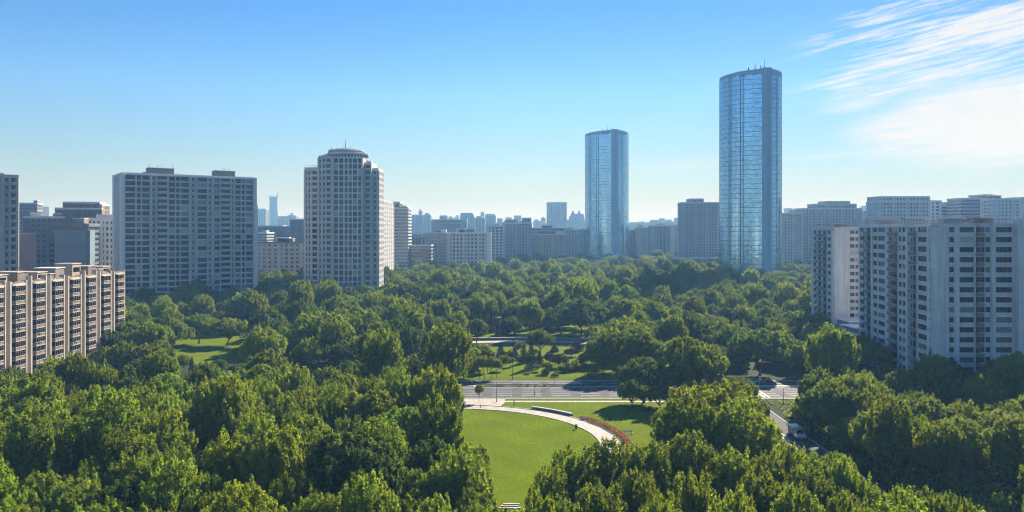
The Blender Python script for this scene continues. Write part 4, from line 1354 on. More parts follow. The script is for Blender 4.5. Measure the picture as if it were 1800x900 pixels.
def trunk_mesh(name, h, r, top, nlimb, spread, seed):
    rr = random.Random(seed)
    b = MB()
    pts = [Vector((rr.uniform(-.12, .12) * i, rr.uniform(-.12, .12) * i, h * i / 5)) for i in range(6)]
    pts[0] = Vector((0, 0, -.3))
    for i in range(5):
        b.tube(pts[i], pts[i + 1], r * (1.25 if i == 0 else 1 - .13 * i), r * (1 - .13 * (i + 1)), 9)
    for k in range(nlimb):
        a = 6.283 * k / nlimb + rr.uniform(-.4, .4)
        s = pts[5] if k % 2 else pts[4]
        mid = s + Vector((math.cos(a) * spread * .45, math.sin(a) * spread * .45, (top - h) * rr.uniform(.25, .4)))
        end = mid + Vector((math.cos(a) * spread * .45, math.sin(a) * spread * .45, (top - h) * rr.uniform(.25, .45)))
        b.tube(s, mid, r * .5, r * .3, 7)
        b.tube(mid, end, r * .3, r * .08, 6)
        a2 = a + rr.uniform(-.9, .9)
        b.tube(mid, mid + Vector((math.cos(a2) * spread * .4, math.sin(a2) * spread * .4, (top - h) * .3)), r * .22, r * .05, 5)
    b.tube(pts[5], (pts[5].x * 1.2, pts[5].y * 1.2, top), r * .4, r * .06, 7)
    return b.mesh(name, [M_['bark']])


KIND = {}


def kind(key, name, cat, crowns, trunks, rx, h):
    KIND[key] = dict(name=name, cat=cat, crowns=crowns, trunks=trunks, rx=rx, h=h)


cr, tk = [], []
for s in range(5):                                           # upright tufted poplars, 15 m tall
    lob = [(0, 0, 8.6, 4.4, 5.6)]
    for k in range(4):
        a = 6.283 * k / 4 + R.uniform(-.5, .5)
        lob.append((2.3 * math.cos(a), 2.3 * math.sin(a), R.uniform(6.5, 9.6), R.uniform(2.5, 3.2), R.uniform(3.4, 4.4)))
    cr.append(crown_mesh('poplar_crown', lob, 680, 62, .275, .44, 1.1, LM['poplar']))
    tk.append(trunk_mesh('poplar_trunk', 3.6, .26, 12.5, 6, 3.0, s))
kind('poplar', 'poplar_tree', 'tree', cr, tk, 5.3, 14.6)
cr, tk = [], []
for s in range(5):                                           # broad round heads, 12 m tall
    lob = [(0, 0, 7.2, 4.6, 3.9)]
    for k in range(6):
        a = 6.283 * k / 6 + R.uniform(-.4, .4)
        q = R.uniform(3.0, 4.4)
        lob.append((q * math.cos(a), q * math.sin(a), R.uniform(5.4, 8.2), R.uniform(2.2, 3.3), R.uniform(2.0, 3.1)))
    cr.append(crown_mesh('broadleaf_crown', lob, 700, 58, .31, .54, .85, LM['broad'], -.5))
    tk.append(trunk_mesh('broadleaf_trunk', 3.4, .32, 9.5, 7, 4.6, 20 + s))
kind('broad', 'broadleaf_tree', 'tree', cr, tk, 7.0, 11.6)
dc = []
for me in cr[:3]:
    d_ = me.copy()
    d_.name = 'deep_crown'
    d_.materials[0] = LM['deep']
    dc.append(d_)
kind('deep', 'broadleaf_tree', 'tree', dc, tk[:3], 7.0, 11.6)
cr, tk = [], []
for s in range(2):                                           # one wide fine-leaved dome
    lob = [(0, 0, 7.0, 8.2, 6.6)]
    for k in range(9):
        a = 6.283 * k / 9 + R.uniform(-.3, .3)
        q = R.uniform(5.8, 7.6)
        lob.append((q * math.cos(a), q * math.sin(a), R.uniform(4.6, 8.0), R.uniform(2.8, 4.0), R.uniform(2.6, 3.8)))
    for k in range(5):
        a = 6.283 * k / 5 + R.uniform(-.3, .3)
        lob.append((3.6 * math.cos(a), 3.6 * math.sin(a), R.uniform(9.4, 11), R.uniform(2.6, 3.6), R.uniform(2.2, 3.0)))
    cr.append(crown_mesh('dome_crown', lob, 1600, 56, .28, .48, .8, LM['dome'], -.6))
    tk.append(trunk_mesh('dome_trunk', 3.0, .5, 11, 8, 7.0, 40 + s))
kind('dome', 'plane_tree', 'tree', cr, tk, 11.0, 14.2)
kind('spruce', 'spruce_tree', 'conifer', [spruce_mesh('spruce_crown', 10, 2.5, LM['spruce']) for s in range(3)], [trunk_mesh('spruce_trunk', 2.0, .16, 9.6, 0, 1, 60 + s) for s in range(3)], 2.5, 10)
cr, tk = [], []
for s in range(3):                                           # slender park trees with bare stems, 8 m
    lob = [(0, 0, 5.6, 1.7, 2.2)] + [(1.1 * math.cos(k * 2.1 + s), 1.1 * math.sin(k * 2.1 + s), R.uniform(4.6, 6.3), 1.3, 1.4) for k in range(3)]
    cr.append(crown_mesh('young_crown', lob, 190, 36, .27, .34, .6, LM['young'], -.7))
    tk.append(trunk_mesh('young_trunk', 3.2, .11, 7, 5, 1.4, 80 + s))
kind('young', 'young_tree', 'tree', cr, tk, 2.4, 8.1)
kind('purple', 'plum_tree', 'tree', [crown_mesh('plum_crown', [(0, 0, 3.6, 2.4, 2.2), (1.2, .5, 3.0, 1.6, 1.5), (-1.1, -.6, 3.2, 1.7, 1.6)], 170, 36, .28, .36, .5, LM['purple'], -.8) for s in range(2)],
     [trunk_mesh('plum_trunk', 1.4, .12, 5, 5, 1.6, 90 + s) for s in range(2)], 2.9, 5.9)
kind('bush', 'round_bush', 'bush', [crown_mesh('bush_crown', [(0, 0, .9, 1.6, 1.3), (.9, .3, .8, 1.1, 1.0), (-.8, .5, .7, 1.1, .9)], 110, 34, .24, .28, .42, LM['young'], -.3) for s in range(2)],
     [trunk_mesh('bush_stem', .4, .05, 1.6, 5, .9, 95 + s) for s in range(2)], 1.9, 2.3)


def inpoly(p, poly):
    x, y = p
    c, j = False, len(poly) - 1
    for i in range(len(poly)):
        xi, yi = poly[i]
        xj, yj = poly[j]
        if (yi > y) != (yj > y) and x < (xj - xi) * (y - yi) / (yj - yi) + xi:
            c = not c
        j = i
    return c


# open views of the photograph: (outline, only trees nearer than this are kept out)
VIEWS = [([(826, 716), (814, 722), (828, 745), (848, 778), (866, 815), (878, 850), (876, 884), (880, 897), (906, 897), (918, 868), (945, 836), (975, 806), (1005, 792), (1040, 782), (1062, 780), (1092, 797), (1104, 770), (1122, 745),
           (1090, 712), (1086, 672), (1060, 664), (840, 668), (814, 690)], 300),
         ([(840, 668), (842, 640), (856, 612), (872, 600), (1032, 600), (1046, 630), (1052, 664)], 305),
         ([(872, 600), (868, 592), (1030, 592), (1032, 600)], 340),
         ([(1312, 674), (1390, 670), (1396, 714), (1372, 722), (1350, 705)], 300),
         ([(1368, 733), (1384, 737), (1428, 778), (1452, 802), (1420, 796), (1385, 770)], 250),
         ([(1500, 800), (1560, 790), (1800, 800), (1800, 900), (1730, 900), (1700, 884), (1640, 864), (1600, 852), (1560, 880), (1520, 850)], 152),
         ([(1532, 862), (1548, 880), (1540, 884), (1528, 868)], 140),
         ([(306, 604), (335, 598), (428, 599), (436, 636), (340, 628)], 345),
         ([(0, 480), (205, 480), (205, 548), (150, 590), (70, 632), (0, 645)], 290),
         ([(1518, 395), (1800, 395), (1800, 608), (1740, 632), (1690, 640), (1640, 622), (1600, 612), (1520, 585)], 300),
         ([(1432, 402), (1514, 402), (1514, 590), (1470, 572), (1434, 545)], 345),
         ([(222, 420), (325, 495), (300, 514), (222, 514)], 445),
         ([(536, 300), (660, 300), (660, 478), (536, 478)], 515),
         ([(1268, 300), (1372, 300), (1372, 466), (1268, 466)], 690),
         ([(1031, 300), (1104, 300), (1104, 444), (1031, 444)], 1070),
         ([(695, 380), (1028, 380), (1028, 428), (695, 436)], 800)]
GROUNDS = [[(-64, 233.5), (-64, 233.4), (450, 233.4), (450, 268), (-450, 268), (-450, 233.5)], [(63.2, 88), (73.2, 88), (74, 238), (63.8, 238)],
           [(-24, 266), (36, 266), (40, 300), (38, 346), (-18, 346), (-24, 300)], [(-40, 346), (48, 346), (46, 368), (-40, 368)], [gp(*q) for q in ((300, 644), (455, 644), (470, 586), (300, 582))]]
LAWN_KEEP = [(-14, 150), (28, 150), (62, 172), (62, 232), (-14, 232)]


def blocked(X, Y, rx, h, shrink=True):
    """height factor at which a tree here leaves the photograph's open views open (0: it cannot stand here)"""
    for s in (1.0, .86, .74, .62) if shrink else (1.0,):
        ok = True
        for poly, dmax in VIEWS:
            if Y > dmax:
                continue
            for k in range(28):
                a, e = 2 * PI * k / 16, (.92 if k < 16 else .5)
                q = px(X + rx * s * e * math.cos(a), Y, h * s * (.60 + .42 * e * math.sin(a)))
                if inpoly(q, poly):
                    ok = False
                    break
            if ok:
                q = px(X, Y, h * s * .5)
                ok = not inpoly(q, poly)
            if not ok:
                break
        if ok:
            return s
    return 0


def free(X, Y, m=0.0):
    p = (X, Y)
    for g in GROUNDS:
        if inpoly(p, g):
            return False
    if inpoly(p, LAWN_KEEP):
        return False
    for g in FOOT:
        if inpoly(p, g):
            return False
    return True


TREES = []          # (kind, X, Y, radius factor, height factor)
GRID = {}


def near(X, Y, d):
    c = int(X // 20), int(Y // 20)
    for i in (-1, 0, 1):
        for j in (-1, 0, 1):
            for (a, b_, r_) in GRID.get((c[0] + i, c[1] + j), ()):
                if (a - X) ** 2 + (b_ - Y) ** 2 < (d * .5 + r_ * .5) ** 2:
                    return True
    return False


def put(kd, X, Y, sr, sh, dist):
    TREES.append((kd, X, Y, sr, sh))
    GRID.setdefault((int(X // 20), int(Y // 20)), []).append((X, Y, dist))


def hero(kd, x, ytop, D, wpx=None, hm=None):
    """a tree the photograph shows singly: crown centre column, row of its tip, distance"""
    k = KIND[kd]
    h = zat(ytop, D)
    sh = h / k['h']
    sr = (wpx / F * D / 2 / k['rx']) if wpx else sh
    put(kd, (x - 900) / F * D, D, sr, sh, min(sr * k['rx'] * 1.5, 18))


HERO = [('dome', 1255, 672, 171, 236), ('broad', 1345, 742, 176, 70),
        ('deep', 1132, 630, 231, 104), ('poplar', 1100, 560, 284, 100), ('poplar', 1062, 575, 300, 70), ('broad', 1222, 596, 229, 122), ('deep', 1178, 640, 227, 84), ('broad', 1112, 668, 222, 66), ('broad', 1160, 676, 220, 70), ('poplar', 1238, 655, 222, 92), ('poplar', 1296, 664, 224, 78), ('broad', 1300, 690, 210, 70), ('broad', 1335, 580, 275, 110), ('broad', 1290, 572, 300, 90),
        ('broad', 1390, 610, 285, 80), ('broad', 1180, 570, 330, 90), ('deep', 1022, 524, 375, 100), ('deep', 985, 540, 372, 76), ('broad', 1240, 552, 350, 90),
        ('poplar', 1010, 787, 128, 115), ('poplar', 1080, 772, 132, 120), ('poplar', 1140, 782, 128, 100), ('poplar', 1212, 762, 134, 125), ('poplar', 1292, 790, 129, 110), ('poplar', 1352, 796, 128, 95), ('poplar', 1396, 782, 131, 66), ('poplar', 1432, 800, 125, 70),
        ('poplar', 1478, 806, 122, 80), ('poplar', 1512, 835, 120, 80), ('poplar', 965, 822, 122, 85), ('poplar', 1585, 856, 106, 90), ('poplar', 1660, 868, 104, 90), ('poplar', 1700, 880, 103, 60), ('poplar', 1165, 872, 103, 90), ('poplar', 1060, 850, 110, 110),
        ('poplar', 1290, 862, 105, 110), ('poplar', 1400, 855, 108, 110), ('poplar', 1480, 870, 104, 90), ('poplar', 1340, 830, 116, 100), ('poplar', 1220, 830, 117, 100), ('poplar', 1120, 826, 118, 90), ('poplar', 950, 868, 108, 70),
        ('broad', 782, 684, 196, 84), ('deep', 782, 592, 262, 90), ('poplar', 745, 620, 270, 70), ('broad', 826, 610, 285, 56), ('broad', 815, 640, 268, 60),
        ('deep', 1440, 650, 205, 90), ('poplar', 1500, 655, 196, 90), ('poplar', 1640, 625, 205, 85), ('spruce', 1694, 652, 210, 30), ('poplar', 1600, 650, 200, 90), ('deep', 1560, 640, 218, 70), ('broad', 1735, 655, 206, 80), ('poplar', 1790, 622, 206, 90),
        ('poplar', 1545, 722, 168, 110), ('poplar', 1620, 700, 172, 130), ('poplar', 1690, 735, 160, 110), ('poplar', 1755, 722, 166, 120), ('poplar', 1500, 735, 178, 80), ('poplar', 1790, 735, 150, 110),
        ('poplar', 462, 575, 262, 78), ('broad', 400, 560, 345, 80), ('broad', 350, 552, 352, 70), ('broad', 300, 560, 330, 80), ('poplar', 560, 548, 300, 110), ('broad', 640, 545, 310, 110),
        # glade beyond the road
        ('spruce', 880, 603, 309, 24), ('spruce', 934, 600, 287, 26), ('spruce', 921, 602, 300, 20), ('purple', 895, 617, 304, 28), ('purple', 982, 622, 290, 36), ('young', 963, 636, 278, 24), ('broad', 950, 579, 318, 52),
        ('young', 842, 626, 267.5, 26), ('young', 852, 624, 267.5, 24), ('young', 863, 626, 268, 24), ('young', 873, 628, 269, 22), ('young', 832, 622, 270, 28), ('young', 857, 612, 282, 30), ('young', 846, 602, 296, 32),
        ('bush', 990, 640, 281, 20), ('bush', 1000, 637, 282, 22), ('bush', 1010, 634, 284, 22), ('bush', 1018, 629, 290, 20), ('bush', 908, 607, 335, 14), ('young', 898, 627, 292, 18),
        ('spruce', 868, 548, 402, 26), ('spruce', 905, 540, 398, 30), ('spruce', 940, 530, 405, 34), ('spruce', 953, 540, 396, 24), ('spruce', 815, 558, 372, 30), ('spruce', 830, 545, 390, 28), ('spruce', 885, 556, 380, 28), ('spruce', 842, 552, 378, 24),
        ('broad', 838, 560, 352, 44), ('broad', 905, 556, 385, 60), ('broad', 800, 572, 350, 60), ('spruce', 1010, 600, 345, 16), ('broad', 1046, 572, 350, 50),
        ('young', 842, 674, 231.5, 18), ('poplar', 1060, 590, 269, 62), ('poplar', 1084, 580, 271, 84), ('poplar', 1118, 575, 274, 90), ('broad', 1160, 600, 272, 86), ('poplar', 1205, 622, 270, 70), ('broad', 1275, 612, 274, 84), ('poplar', 1420, 600, 272, 80),
        ('bush', 925, 655, 276, 12), ('bush', 886, 640, 298, 14), ('young', 945, 640, 282, 20), ('bush', 975, 655, 272, 14), ('purple', 966, 620, 300, 24), ('bush', 940, 612, 325, 16), ('young', 1030, 618, 290, 26), ('young', 915, 600, 322, 22), ('spruce', 905, 612, 312, 20), ('spruce', 948, 616, 300, 18), ('purple', 1005, 612, 315, 30), ('young', 885, 622, 285, 22), ('bush', 958, 650, 277, 16), ('bush', 1026, 622, 300, 18), ('spruce', 1016, 598, 330, 22), ('spruce', 975, 604, 328, 20)]
for hq in HERO:
    hero(*hq[:4], hq[4])
NH = len(TREES)
for q_ in TREES:
    s_ = blocked(q_[1], q_[2], KIND[q_[0]]['rx'] * q_[3], KIND[q_[0]]['h'] * q_[4])
    if s_ < 1 and q_[2] < 262:
        print('HERO in view', q_[0], [round(v, 1) for v in q_[1:]], [round(v) for v in px(q_[1], q_[2], 8)], s_)


def fill(y0, y1, gap, picks, margin, tries, hv, cap=None, grow=0.0):
    n0 = len(TREES)
    for _ in range(tries):
        Y = math.sqrt(R.uniform(y0 * y0, y1 * y1))
        X = R.uniform(-margin, margin) * Y
        if not free(X, Y):
            continue
        kd = R.choice(picks)
        k = KIND[kd]
        sr = R.uniform(.72, 1.3) * (1 + grow)
        sh = sr * R.uniform(*hv)
        if near(X, Y, gap * sr):
            continue
        s = blocked(X, Y, k['rx'] * sr, k['h'] * sh)
        if not s:
            continue
        if s < .8 and kd != 'spruce' and sr * s < .5:
            continue
        put(kd, X, Y, sr * s, sh * s, gap * sr * (.5 + .5 * s))
        if cap and len(TREES) - n0 >= cap:
            break


random_state = R.getstate()
fill(84, 205, 7.6, ('poplar', 'poplar', 'poplar', 'poplar', 'poplar', 'broad', 'deep'), .68, 26000, (.92, 1.2))
N1 = len(TREES)
fill(205, 372, 9.6, ('broad', 'broad', 'poplar', 'deep', 'broad', 'deep', 'spruce', 'poplar'), .68, 26000, (.9, 1.3), grow=.08)
N2 = len(TREES)
SEEN = list(TREES)
TREES.clear()
fill(365, 620, 9.6, ('broad', 'broad', 'poplar', 'poplar', 'deep', 'spruce', 'deep'), .74, 30000, (1.0, 1.25), grow=.12)
fill(620, 1500, 11.5, ('broad', 'broad', 'deep', 'poplar'), .74, 60000, (.95, 1.25), grow=.15)
MASS = list(TREES)
for q_ in SEEN:
    r_, h_ = KIND[q_[0]]['rx'] * q_[3], KIND[q_[0]]['h'] * q_[4]
    a_, b_ = px(q_[1], q_[2], h_), px(q_[1], q_[2], 0)
    if q_[2] < 185 and abs(a_[0] - 1408) < r_ * F / q_[2] and a_[1] < 770 < b_[1]:
        print('LANE', q_[0], [round(v, 2) for v in q_[1:]], a_, b_, r_ * F / q_[2])
print('TREES', NH, N1, N2, len(MASS))

# ---- words that single a tree out: which grove, which row back from the camera, which one along
ORD = ['first', 'second', 'third', 'fourth', 'fifth', 'sixth', 'seventh', 'eighth', 'ninth', 'tenth', 'eleventh', 'twelfth', 'thirteenth', 'fourteenth', 'fifteenth', 'sixteenth', 'seventeenth', 'eighteenth', 'nineteenth', 'twentieth']
ORD += ['twenty-' + q for q in ORD[:9]] + ['thirtieth'] + ['thirty-' + q for q in ORD[:9]] + ['fortieth'] + ['forty-' + q for q in ORD[:9]]


def grove(kd, X, Y):
    if kd in ('spruce', 'young', 'purple', 'bush'):
        if Y < 268 and X < 0:
            return 'on the roadside by the crossing'
        if -28 < X < 42 and Y < 347:
            return 'on the sunny glade'
        return 'in the woods'
    if Y < 236:
        if X > 70:
            return 'between park lane and white block'
        if X > -4:
            return 'beside the round lawn and lane'
        return 'between round lawn and balcony block'
    if X < -42:
        return 'behind the road towards the slab block'
    if X < 45:
        return 'round the glade beyond the road'
    return 'behind the road towards the glass towers'


LOOK = {'deep': 'dark green round tree', 'poplar': 'tufted poplar', 'broad': 'mid green broad tree', 'dome': 'big domed tree', 'spruce': 'dark pointed spruce', 'young': 'slender young tree', 'purple': 'dark purple tree', 'bush': 'rounded green bush'}
GROUPN = {'deep': 'dark green broadleaf trees', 'poplar': 'poplars of the park wood', 'broad': 'broadleaf trees of the park wood', 'dome': 'domed trees', 'spruce': 'dark conifers', 'young': 'young park trees', 'purple': 'purple leaved trees', 'bush': 'bushes on the glade'}
groups = {}
for i, (kd, X, Y, sr, sh) in enumerate(SEEN):
    groups.setdefault((kd, grove(kd, X, Y)), []).append(i)
LABEL = {}
for (kd, gv), ids in groups.items():
    ids.sort(key=lambda i: SEEN[i][2])
    nrow = max(1, round(math.sqrt(len(ids) / 2.2)))
    per = math.ceil(len(ids) / nrow)
    for r_ in range(nrow):
        row = sorted(ids[r_ * per:(r_ + 1) * per], key=lambda i: SEEN[i][1] / SEEN[i][2])
        for c_, i in enumerate(row):
            sz = SEEN[i][4] * KIND[kd]['h']
            word = ('tall ' if sz > KIND[kd]['h'] * 1.08 else 'low ' if sz < KIND[kd]['h'] * .75 else '')
            if len(ids) == 1:
                LABEL[i] = word + LOOK[kd] + ' ' + gv
            elif nrow == 1:
                LABEL[i] = f'{word}{LOOK[kd]} {gv}, {ORD[c_]} along'
            else:
                LABEL[i] = f'{word}{LOOK[kd]} {gv}, {ORD[c_]} along row {ORD[r_]}'
for i, (kd, X, Y, sr, sh) in enumerate(SEEN):
    k = KIND[kd]
    v = i % len(k['crowns'])
    o = empty(k['name'], (X, Y, 0), LABEL[i], k['cat'], GROUPN[kd])
    o.rotation_euler = (0, 0, R.uniform(0, 6.28))
    o.scale = (sr, sr, sh)
    c = bpy.data.objects.new('crown', k['crowns'][v])
    COL.objects.link(c)
    c.parent = o
    tr = bpy.data.objects.new('trunk', k['trunks'][v])
    COL.objects.link(tr)
    tr.parent = o
    k.setdefault('sample', {})[v] = c

# ---- the far wood: one mass, nobody could count it
ng = bpy.data.node_groups.new('far_wood', 'GeometryNodeTree')
ng.interface.new_socket('Geometry', in_out='INPUT', socket_type='NodeSocketGeometry')
ng.interface.new_socket('Geometry', in_out='OUTPUT', socket_type='NodeSocketGeometry')
N = ng.nodes
gi, go = N.new('NodeGroupInput'), N.new('NodeGroupOutput')
join = N.new('GeometryNodeJoinGeometry')
order = [('broad', v) for v in range(5)] + [('deep', v) for v in range(3)] + [('poplar', v) for v in range(5)] + [('spruce', v) for v in range(3)]
objs = [KIND[kd]['sample'][v] for kd, v in order if v in KIND[kd].get('sample', {})]
order = [(kd, v) for kd, v in order if v in KIND[kd].get('sample', {})]
src = []
for ob in objs:
    n = N.new('GeometryNodeObjectInfo')
    n.transform_space = 'ORIGINAL'
    n.inputs['Object'].default_value = ob
    n.inputs['As Instance'].default_value = True
    src.append(n)
for n in reversed(src):
    ng.links.new(n.outputs['Geometry'], join.inputs[0])


def attr(nm, dt):
    n = N.new('GeometryNodeInputNamedAttribute')
    n.data_type = dt
    n.inputs['Name'].default_value = nm
    return n.outputs[0]


iop = N.new('GeometryNodeInstanceOnPoints')
iop.inputs['Pick Instance'].default_value = True
ng.links.new(gi.outputs[0], iop.inputs['Points'])
ng.links.new(join.outputs[0], iop.inputs['Instance'])
ng.links.new(attr('pick', 'INT'), iop.inputs['Instance Index'])
ng.links.new(attr('size', 'FLOAT_VECTOR'), iop.inputs['Scale'])
ng.links.new(attr('turn', 'FLOAT_VECTOR'), iop.inputs['Rotation'])
ng.links.new(iop.outputs[0], go.inputs[0])
me = bpy.data.meshes.new('far_wood')
me.from_pydata([(X, Y, 0) for _, X, Y, _, _ in MASS], [], [])
pk = me.attributes.new('pick', 'INT', 'POINT')
pk.data.foreach_set('value', [R.choice([i for i, q in enumerate(order) if q[0] == kd]) for kd, *_ in MASS])
sz = me.attributes.new('size', 'FLOAT_VECTOR', 'POINT')
sz.data.foreach_set('vector', [c for kd, X, Y, sr, sh in MASS for c in (sr, sr, sh)])
tn = me.attributes.new('turn', 'FLOAT_VECTOR', 'POINT')
tn.data.foreach_set('vector', [c for q in MASS for c in (0, 0, R.uniform(0, 6.28))])
o = bpy.data.objects.new('woodland', me)
COL.objects.link(o)
tag(o, kind='stuff')
md = o.modifiers.new('far_wood', 'NODES')
md.node_group = ng
# ---------------------------------------------------------------- grass standing on the lawns (nobody could count it)
GM_ = leafmat('grass_blade', (0.110, 0.165, 0.006), (0.155, 0.205, 0.005), hue=.02, val=.1)


def scatter(poly, n, y0, y1, x0, x1, z):
    P = []
    while len(P) < n:
        x, y = R.uniform(x0, x1), R.uniform(y0, y1)
        if inpoly((x, y), poly):
            P.append((x, y, z))
    return P


P = []
for _ in range(90000):
    a, r = R.uniform(0, 6.2832), LR * math.sqrt(R.random()) * .985
    P.append((LC[0] + r * math.cos(a), LC[1] + r * math.sin(a), .05))
pk_ = [(-10, 141), (30, 141), (60, 150), (63, 170), (63, 236), (-1.9, 236), (-1.9, 228)]
ring = LR + PW + .3
for p in scatter(pk_, 66000, 141, 236, -10, 63, .02):
    if (p[0] - LC[0]) ** 2 + (p[1] - LC[1]) ** 2 > ring ** 2 and not 231.5 < p[1] < 233.5:
        P.append(p)
P += scatter([(-38, 266), (61, 266), (60, 300), (44, 334), (20, 341), (-6, 342), (-30, 337), (-42, 300)], 40000, 266, 342, -42, 61, .02)
P += [p for p in scatter(gl, 12000, min(q[1] for q in gl), max(q[1] for q in gl), min(q[0] for q in gl), max(q[0] for q in gl), .02)]
P = np.array(P)
n = len(P)
hgt = NR.uniform(.06, .13, n)
P[:, 2] += hgt * .5
Nn = NR.normal(size=(n, 3))
Nn[:, 2] = np.abs(Nn[:, 2]) * .5 + .25
Nn /= np.linalg.norm(Nn, axis=1, keepdims=True)
me = leaf_mesh('grass', P, Nn, NR.uniform(.08, .17, n), np.clip(.5 + .22 * np.sin(P[:, 0] * .31 + 1.7 * np.sin(P[:, 1] * .17)) + .2 * np.sin(P[:, 1] * .43 + 2.1 * np.sin(P[:, 0] * .23)) + NR.uniform(-.3, .3, n), 0, 1), GM_)
o = bpy.data.objects.new('grass', me)
COL.objects.link(o)
tag(o, kind='stuff')

# low undergrowth between the trunks
P = []
while len(P) < 9000:
    Y = math.sqrt(R.uniform(96 ** 2, 262 ** 2))
    X = R.uniform(-.67, .67) * Y
    if X > 74 and R.random() < .5:
        X, Y = R.uniform(74, 125), R.uniform(100, 175)
    if free(X, Y) and not inpoly((X, Y), gl) and (X - LC[0]) ** 2 + (Y - LC[1]) ** 2 > (LR + PW + 1) ** 2 and not (-60 < X < 63 and 141 < Y < 236) and not (-42 < X < 62 and 264 < Y < 345):
        P.append((X, Y, R.uniform(.3, 1.3)))
U = []
for X, Y, s_ in P:
    k = int(6 + 10 * s_)
    d = sphere_dirs(k)
    U.append(np.stack([X + d[:, 0] * s_ * 1.1, Y + d[:, 1] * s_ * 1.1, np.abs(d[:, 2]) * s_ + .05], 1))
U = np.concatenate(U)
nn = NR.normal(size=U.shape)
nn /= np.linalg.norm(nn, axis=1, keepdims=True)
me = leaf_mesh('undergrowth', U, nn, NR.uniform(.25, .6, len(U)), NR.random(len(U)), LM['broad'])
o = bpy.data.objects.new('undergrowth', me)
COL.objects.link(o)
tag(o, kind='stuff')

# ---------------------------------------------------------------- flower hedge along the path
FL = leafmat('red_flower', (0.26, 0.08, 0.07), (0.20, 0.05, 0.045), hue=.03)
FG = leafmat('hedge_leaf', (0.05, 0.06, 0.02), (0.05, 0.06, 0.015))


def hedge(name, label, cat, pts, w_, h_, frac):
    PP = []
    for i in range(len(pts) - 1):
        a, c = Vector(pts[i]), Vector(pts[i + 1])
        k = int((c - a).length * 90)
        d = (c - a).normalized()
        for _ in range(k):
            q = a.lerp(c, R.random())
            t_ = R.uniform(-1, 1)
            q = q + Vector((-d.y, d.x)) * t_ * w_
            PP.append((q.x, q.y, max(.05, h_ * math.sqrt(max(0, 1 - t_ * t_ * .8)) * R.uniform(.35, 1.08))))
    PP = np.array(PP)
    nn = NR.normal(size=(len(PP), 3))
    nn[:, 2] = np.abs(nn[:, 2])
    nn /= np.linalg.norm(nn, axis=1, keepdims=True)
    sel = NR.random(len(PP)) < frac
    root = empty(name, (pts[0][0], pts[0][1], 0), label, cat)
    for nm, s_, mt in (('blossom', sel, FL), ('foliage', ~sel, FG)):
        me = leaf_mesh(nm, PP[s_] - np.array([pts[0][0], pts[0][1], 0]), nn[s_], NR.uniform(.14, .3, int(s_.sum())), NR.random(int(s_.sum())), mt)
        o = bpy.data.objects.new(nm, me)
        COL.objects.link(o)
        o.parent = root
    return root


arcp = lambda r, a0, a1, n: [(LC[0] + r * math.cos(a0 + (a1 - a0) * i / n), LC[1] + r * math.sin(a0 + (a1 - a0) * i / n)) for i in range(n + 1)]
hedge('flower_hedge', 'long low hedge of dusky red flowers along the outer edge of the curved path', 'hedge', arcp(LR + PW + 1.3, .56, -.12, 16), 1.0, 1.05, .6)
hedge('flower_bed', 'small bright orange red flower clump at the hedge end nearest the road', 'flower bed', arcp(LR + PW + 1.5, .66, .58, 4), .7, .7, .9)
hedge('median_hedge', 'thin low dark hedge along the road median beside the railing', 'hedge', [(-11 + 7.7 * q, 255.2) for q in range(11)], .75, .75, .02)
hx, hy = gp(957, 629)
hedge('flower_bed', 'small red flower bed on the glade beneath the conifers', 'flower bed', [(hx - 2, hy), (hx, hy - .6), (hx + 2, hy)], .8, .6, .9)


def solid(name, label, cat, b, mats, loc, group=None, rz=0.0):
    o = b.build(name, mats)
    o.location = loc
    o.rotation_euler = (0, 0, rz)
    return tag(o, label, cat, group)


# ---------------------------------------------------------------- street furniture
def lamp_post(x, y, h, label, twin=False, arm=1.6, rz=0.0, group='street lamps in the park'):
    o = empty('street_lamp', (x, y, 0), label, 'street lamp', group)
    o.rotation_euler = (0, 0, rz)
    b = MB()
    b.tube((0, 0, 0), (0, 0, .9), .14, .12, 10)
    b.tube((0, 0, .9), (0, 0, h), .085, .055, 10)
    b.tube((0, 0, .9), (0, 0, 1.0), .14, .1, 10)
    b.build('pole', [M_['dkmetal']], o)
    for s in ((1, -1) if twin else (1,)):
        b = MB()
        b.tube((0, 0, h - .15), (s * arm * .5, 0, h + .2), .04, .035, 8)
        b.tube((s * arm * .5, 0, h + .2), (s * arm, 0, h + .25), .035, .03, 8)
        b.build('arm', [M_['dkmetal']], o)
        b = MB()
        x0 = s * arm
        b.prism([(x0 - .1, -.12), (x0 + s * .0 + .1, -.15), (x0 + .3, -.15), (x0 + .42, 0), (x0 + .3, .15), (x0 - .1, .12)] if s > 0 else
                [(x0 + .1, .12), (x0 - .1, .15), (x0 - .3, .15), (x0 - .42, 0), (x0 - .3, -.15), (x0 + .1, -.12)], h + .2, h + .33, 0)
        b.build('lamp_head', [M_['whitemetal']], o)


for x, y, yt, tw, lab in ((873, 706.6, 672, True, 'street lamp with two white heads on the plaza beside the zebra crossing'), (940, 695, 681, False, 'short thin lamp standing on the lit carriageway edge'),
                          (901, 668.5, 628, False, 'lamp on the sunny glade edge next to the slender trees'), (974, 679, 645, False, 'lamp on the far verge in front of the round bushes'),
                          (1420, 752, 736, False, 'small lamp on the shaded grass beside the park lane'), (1589, 853, 832, False, 'pale lamp among dark trees near the frame bottom'),
                          (1377, 712, 682, False, 'lamp at the road edge near the park lane mouth')):
    D = HC * F / (y - HY)
    lamp_post((x - 900) / F * D, D, max(3.0, zat(yt, D)), lab, tw, rz=R.uniform(-.3, .3))


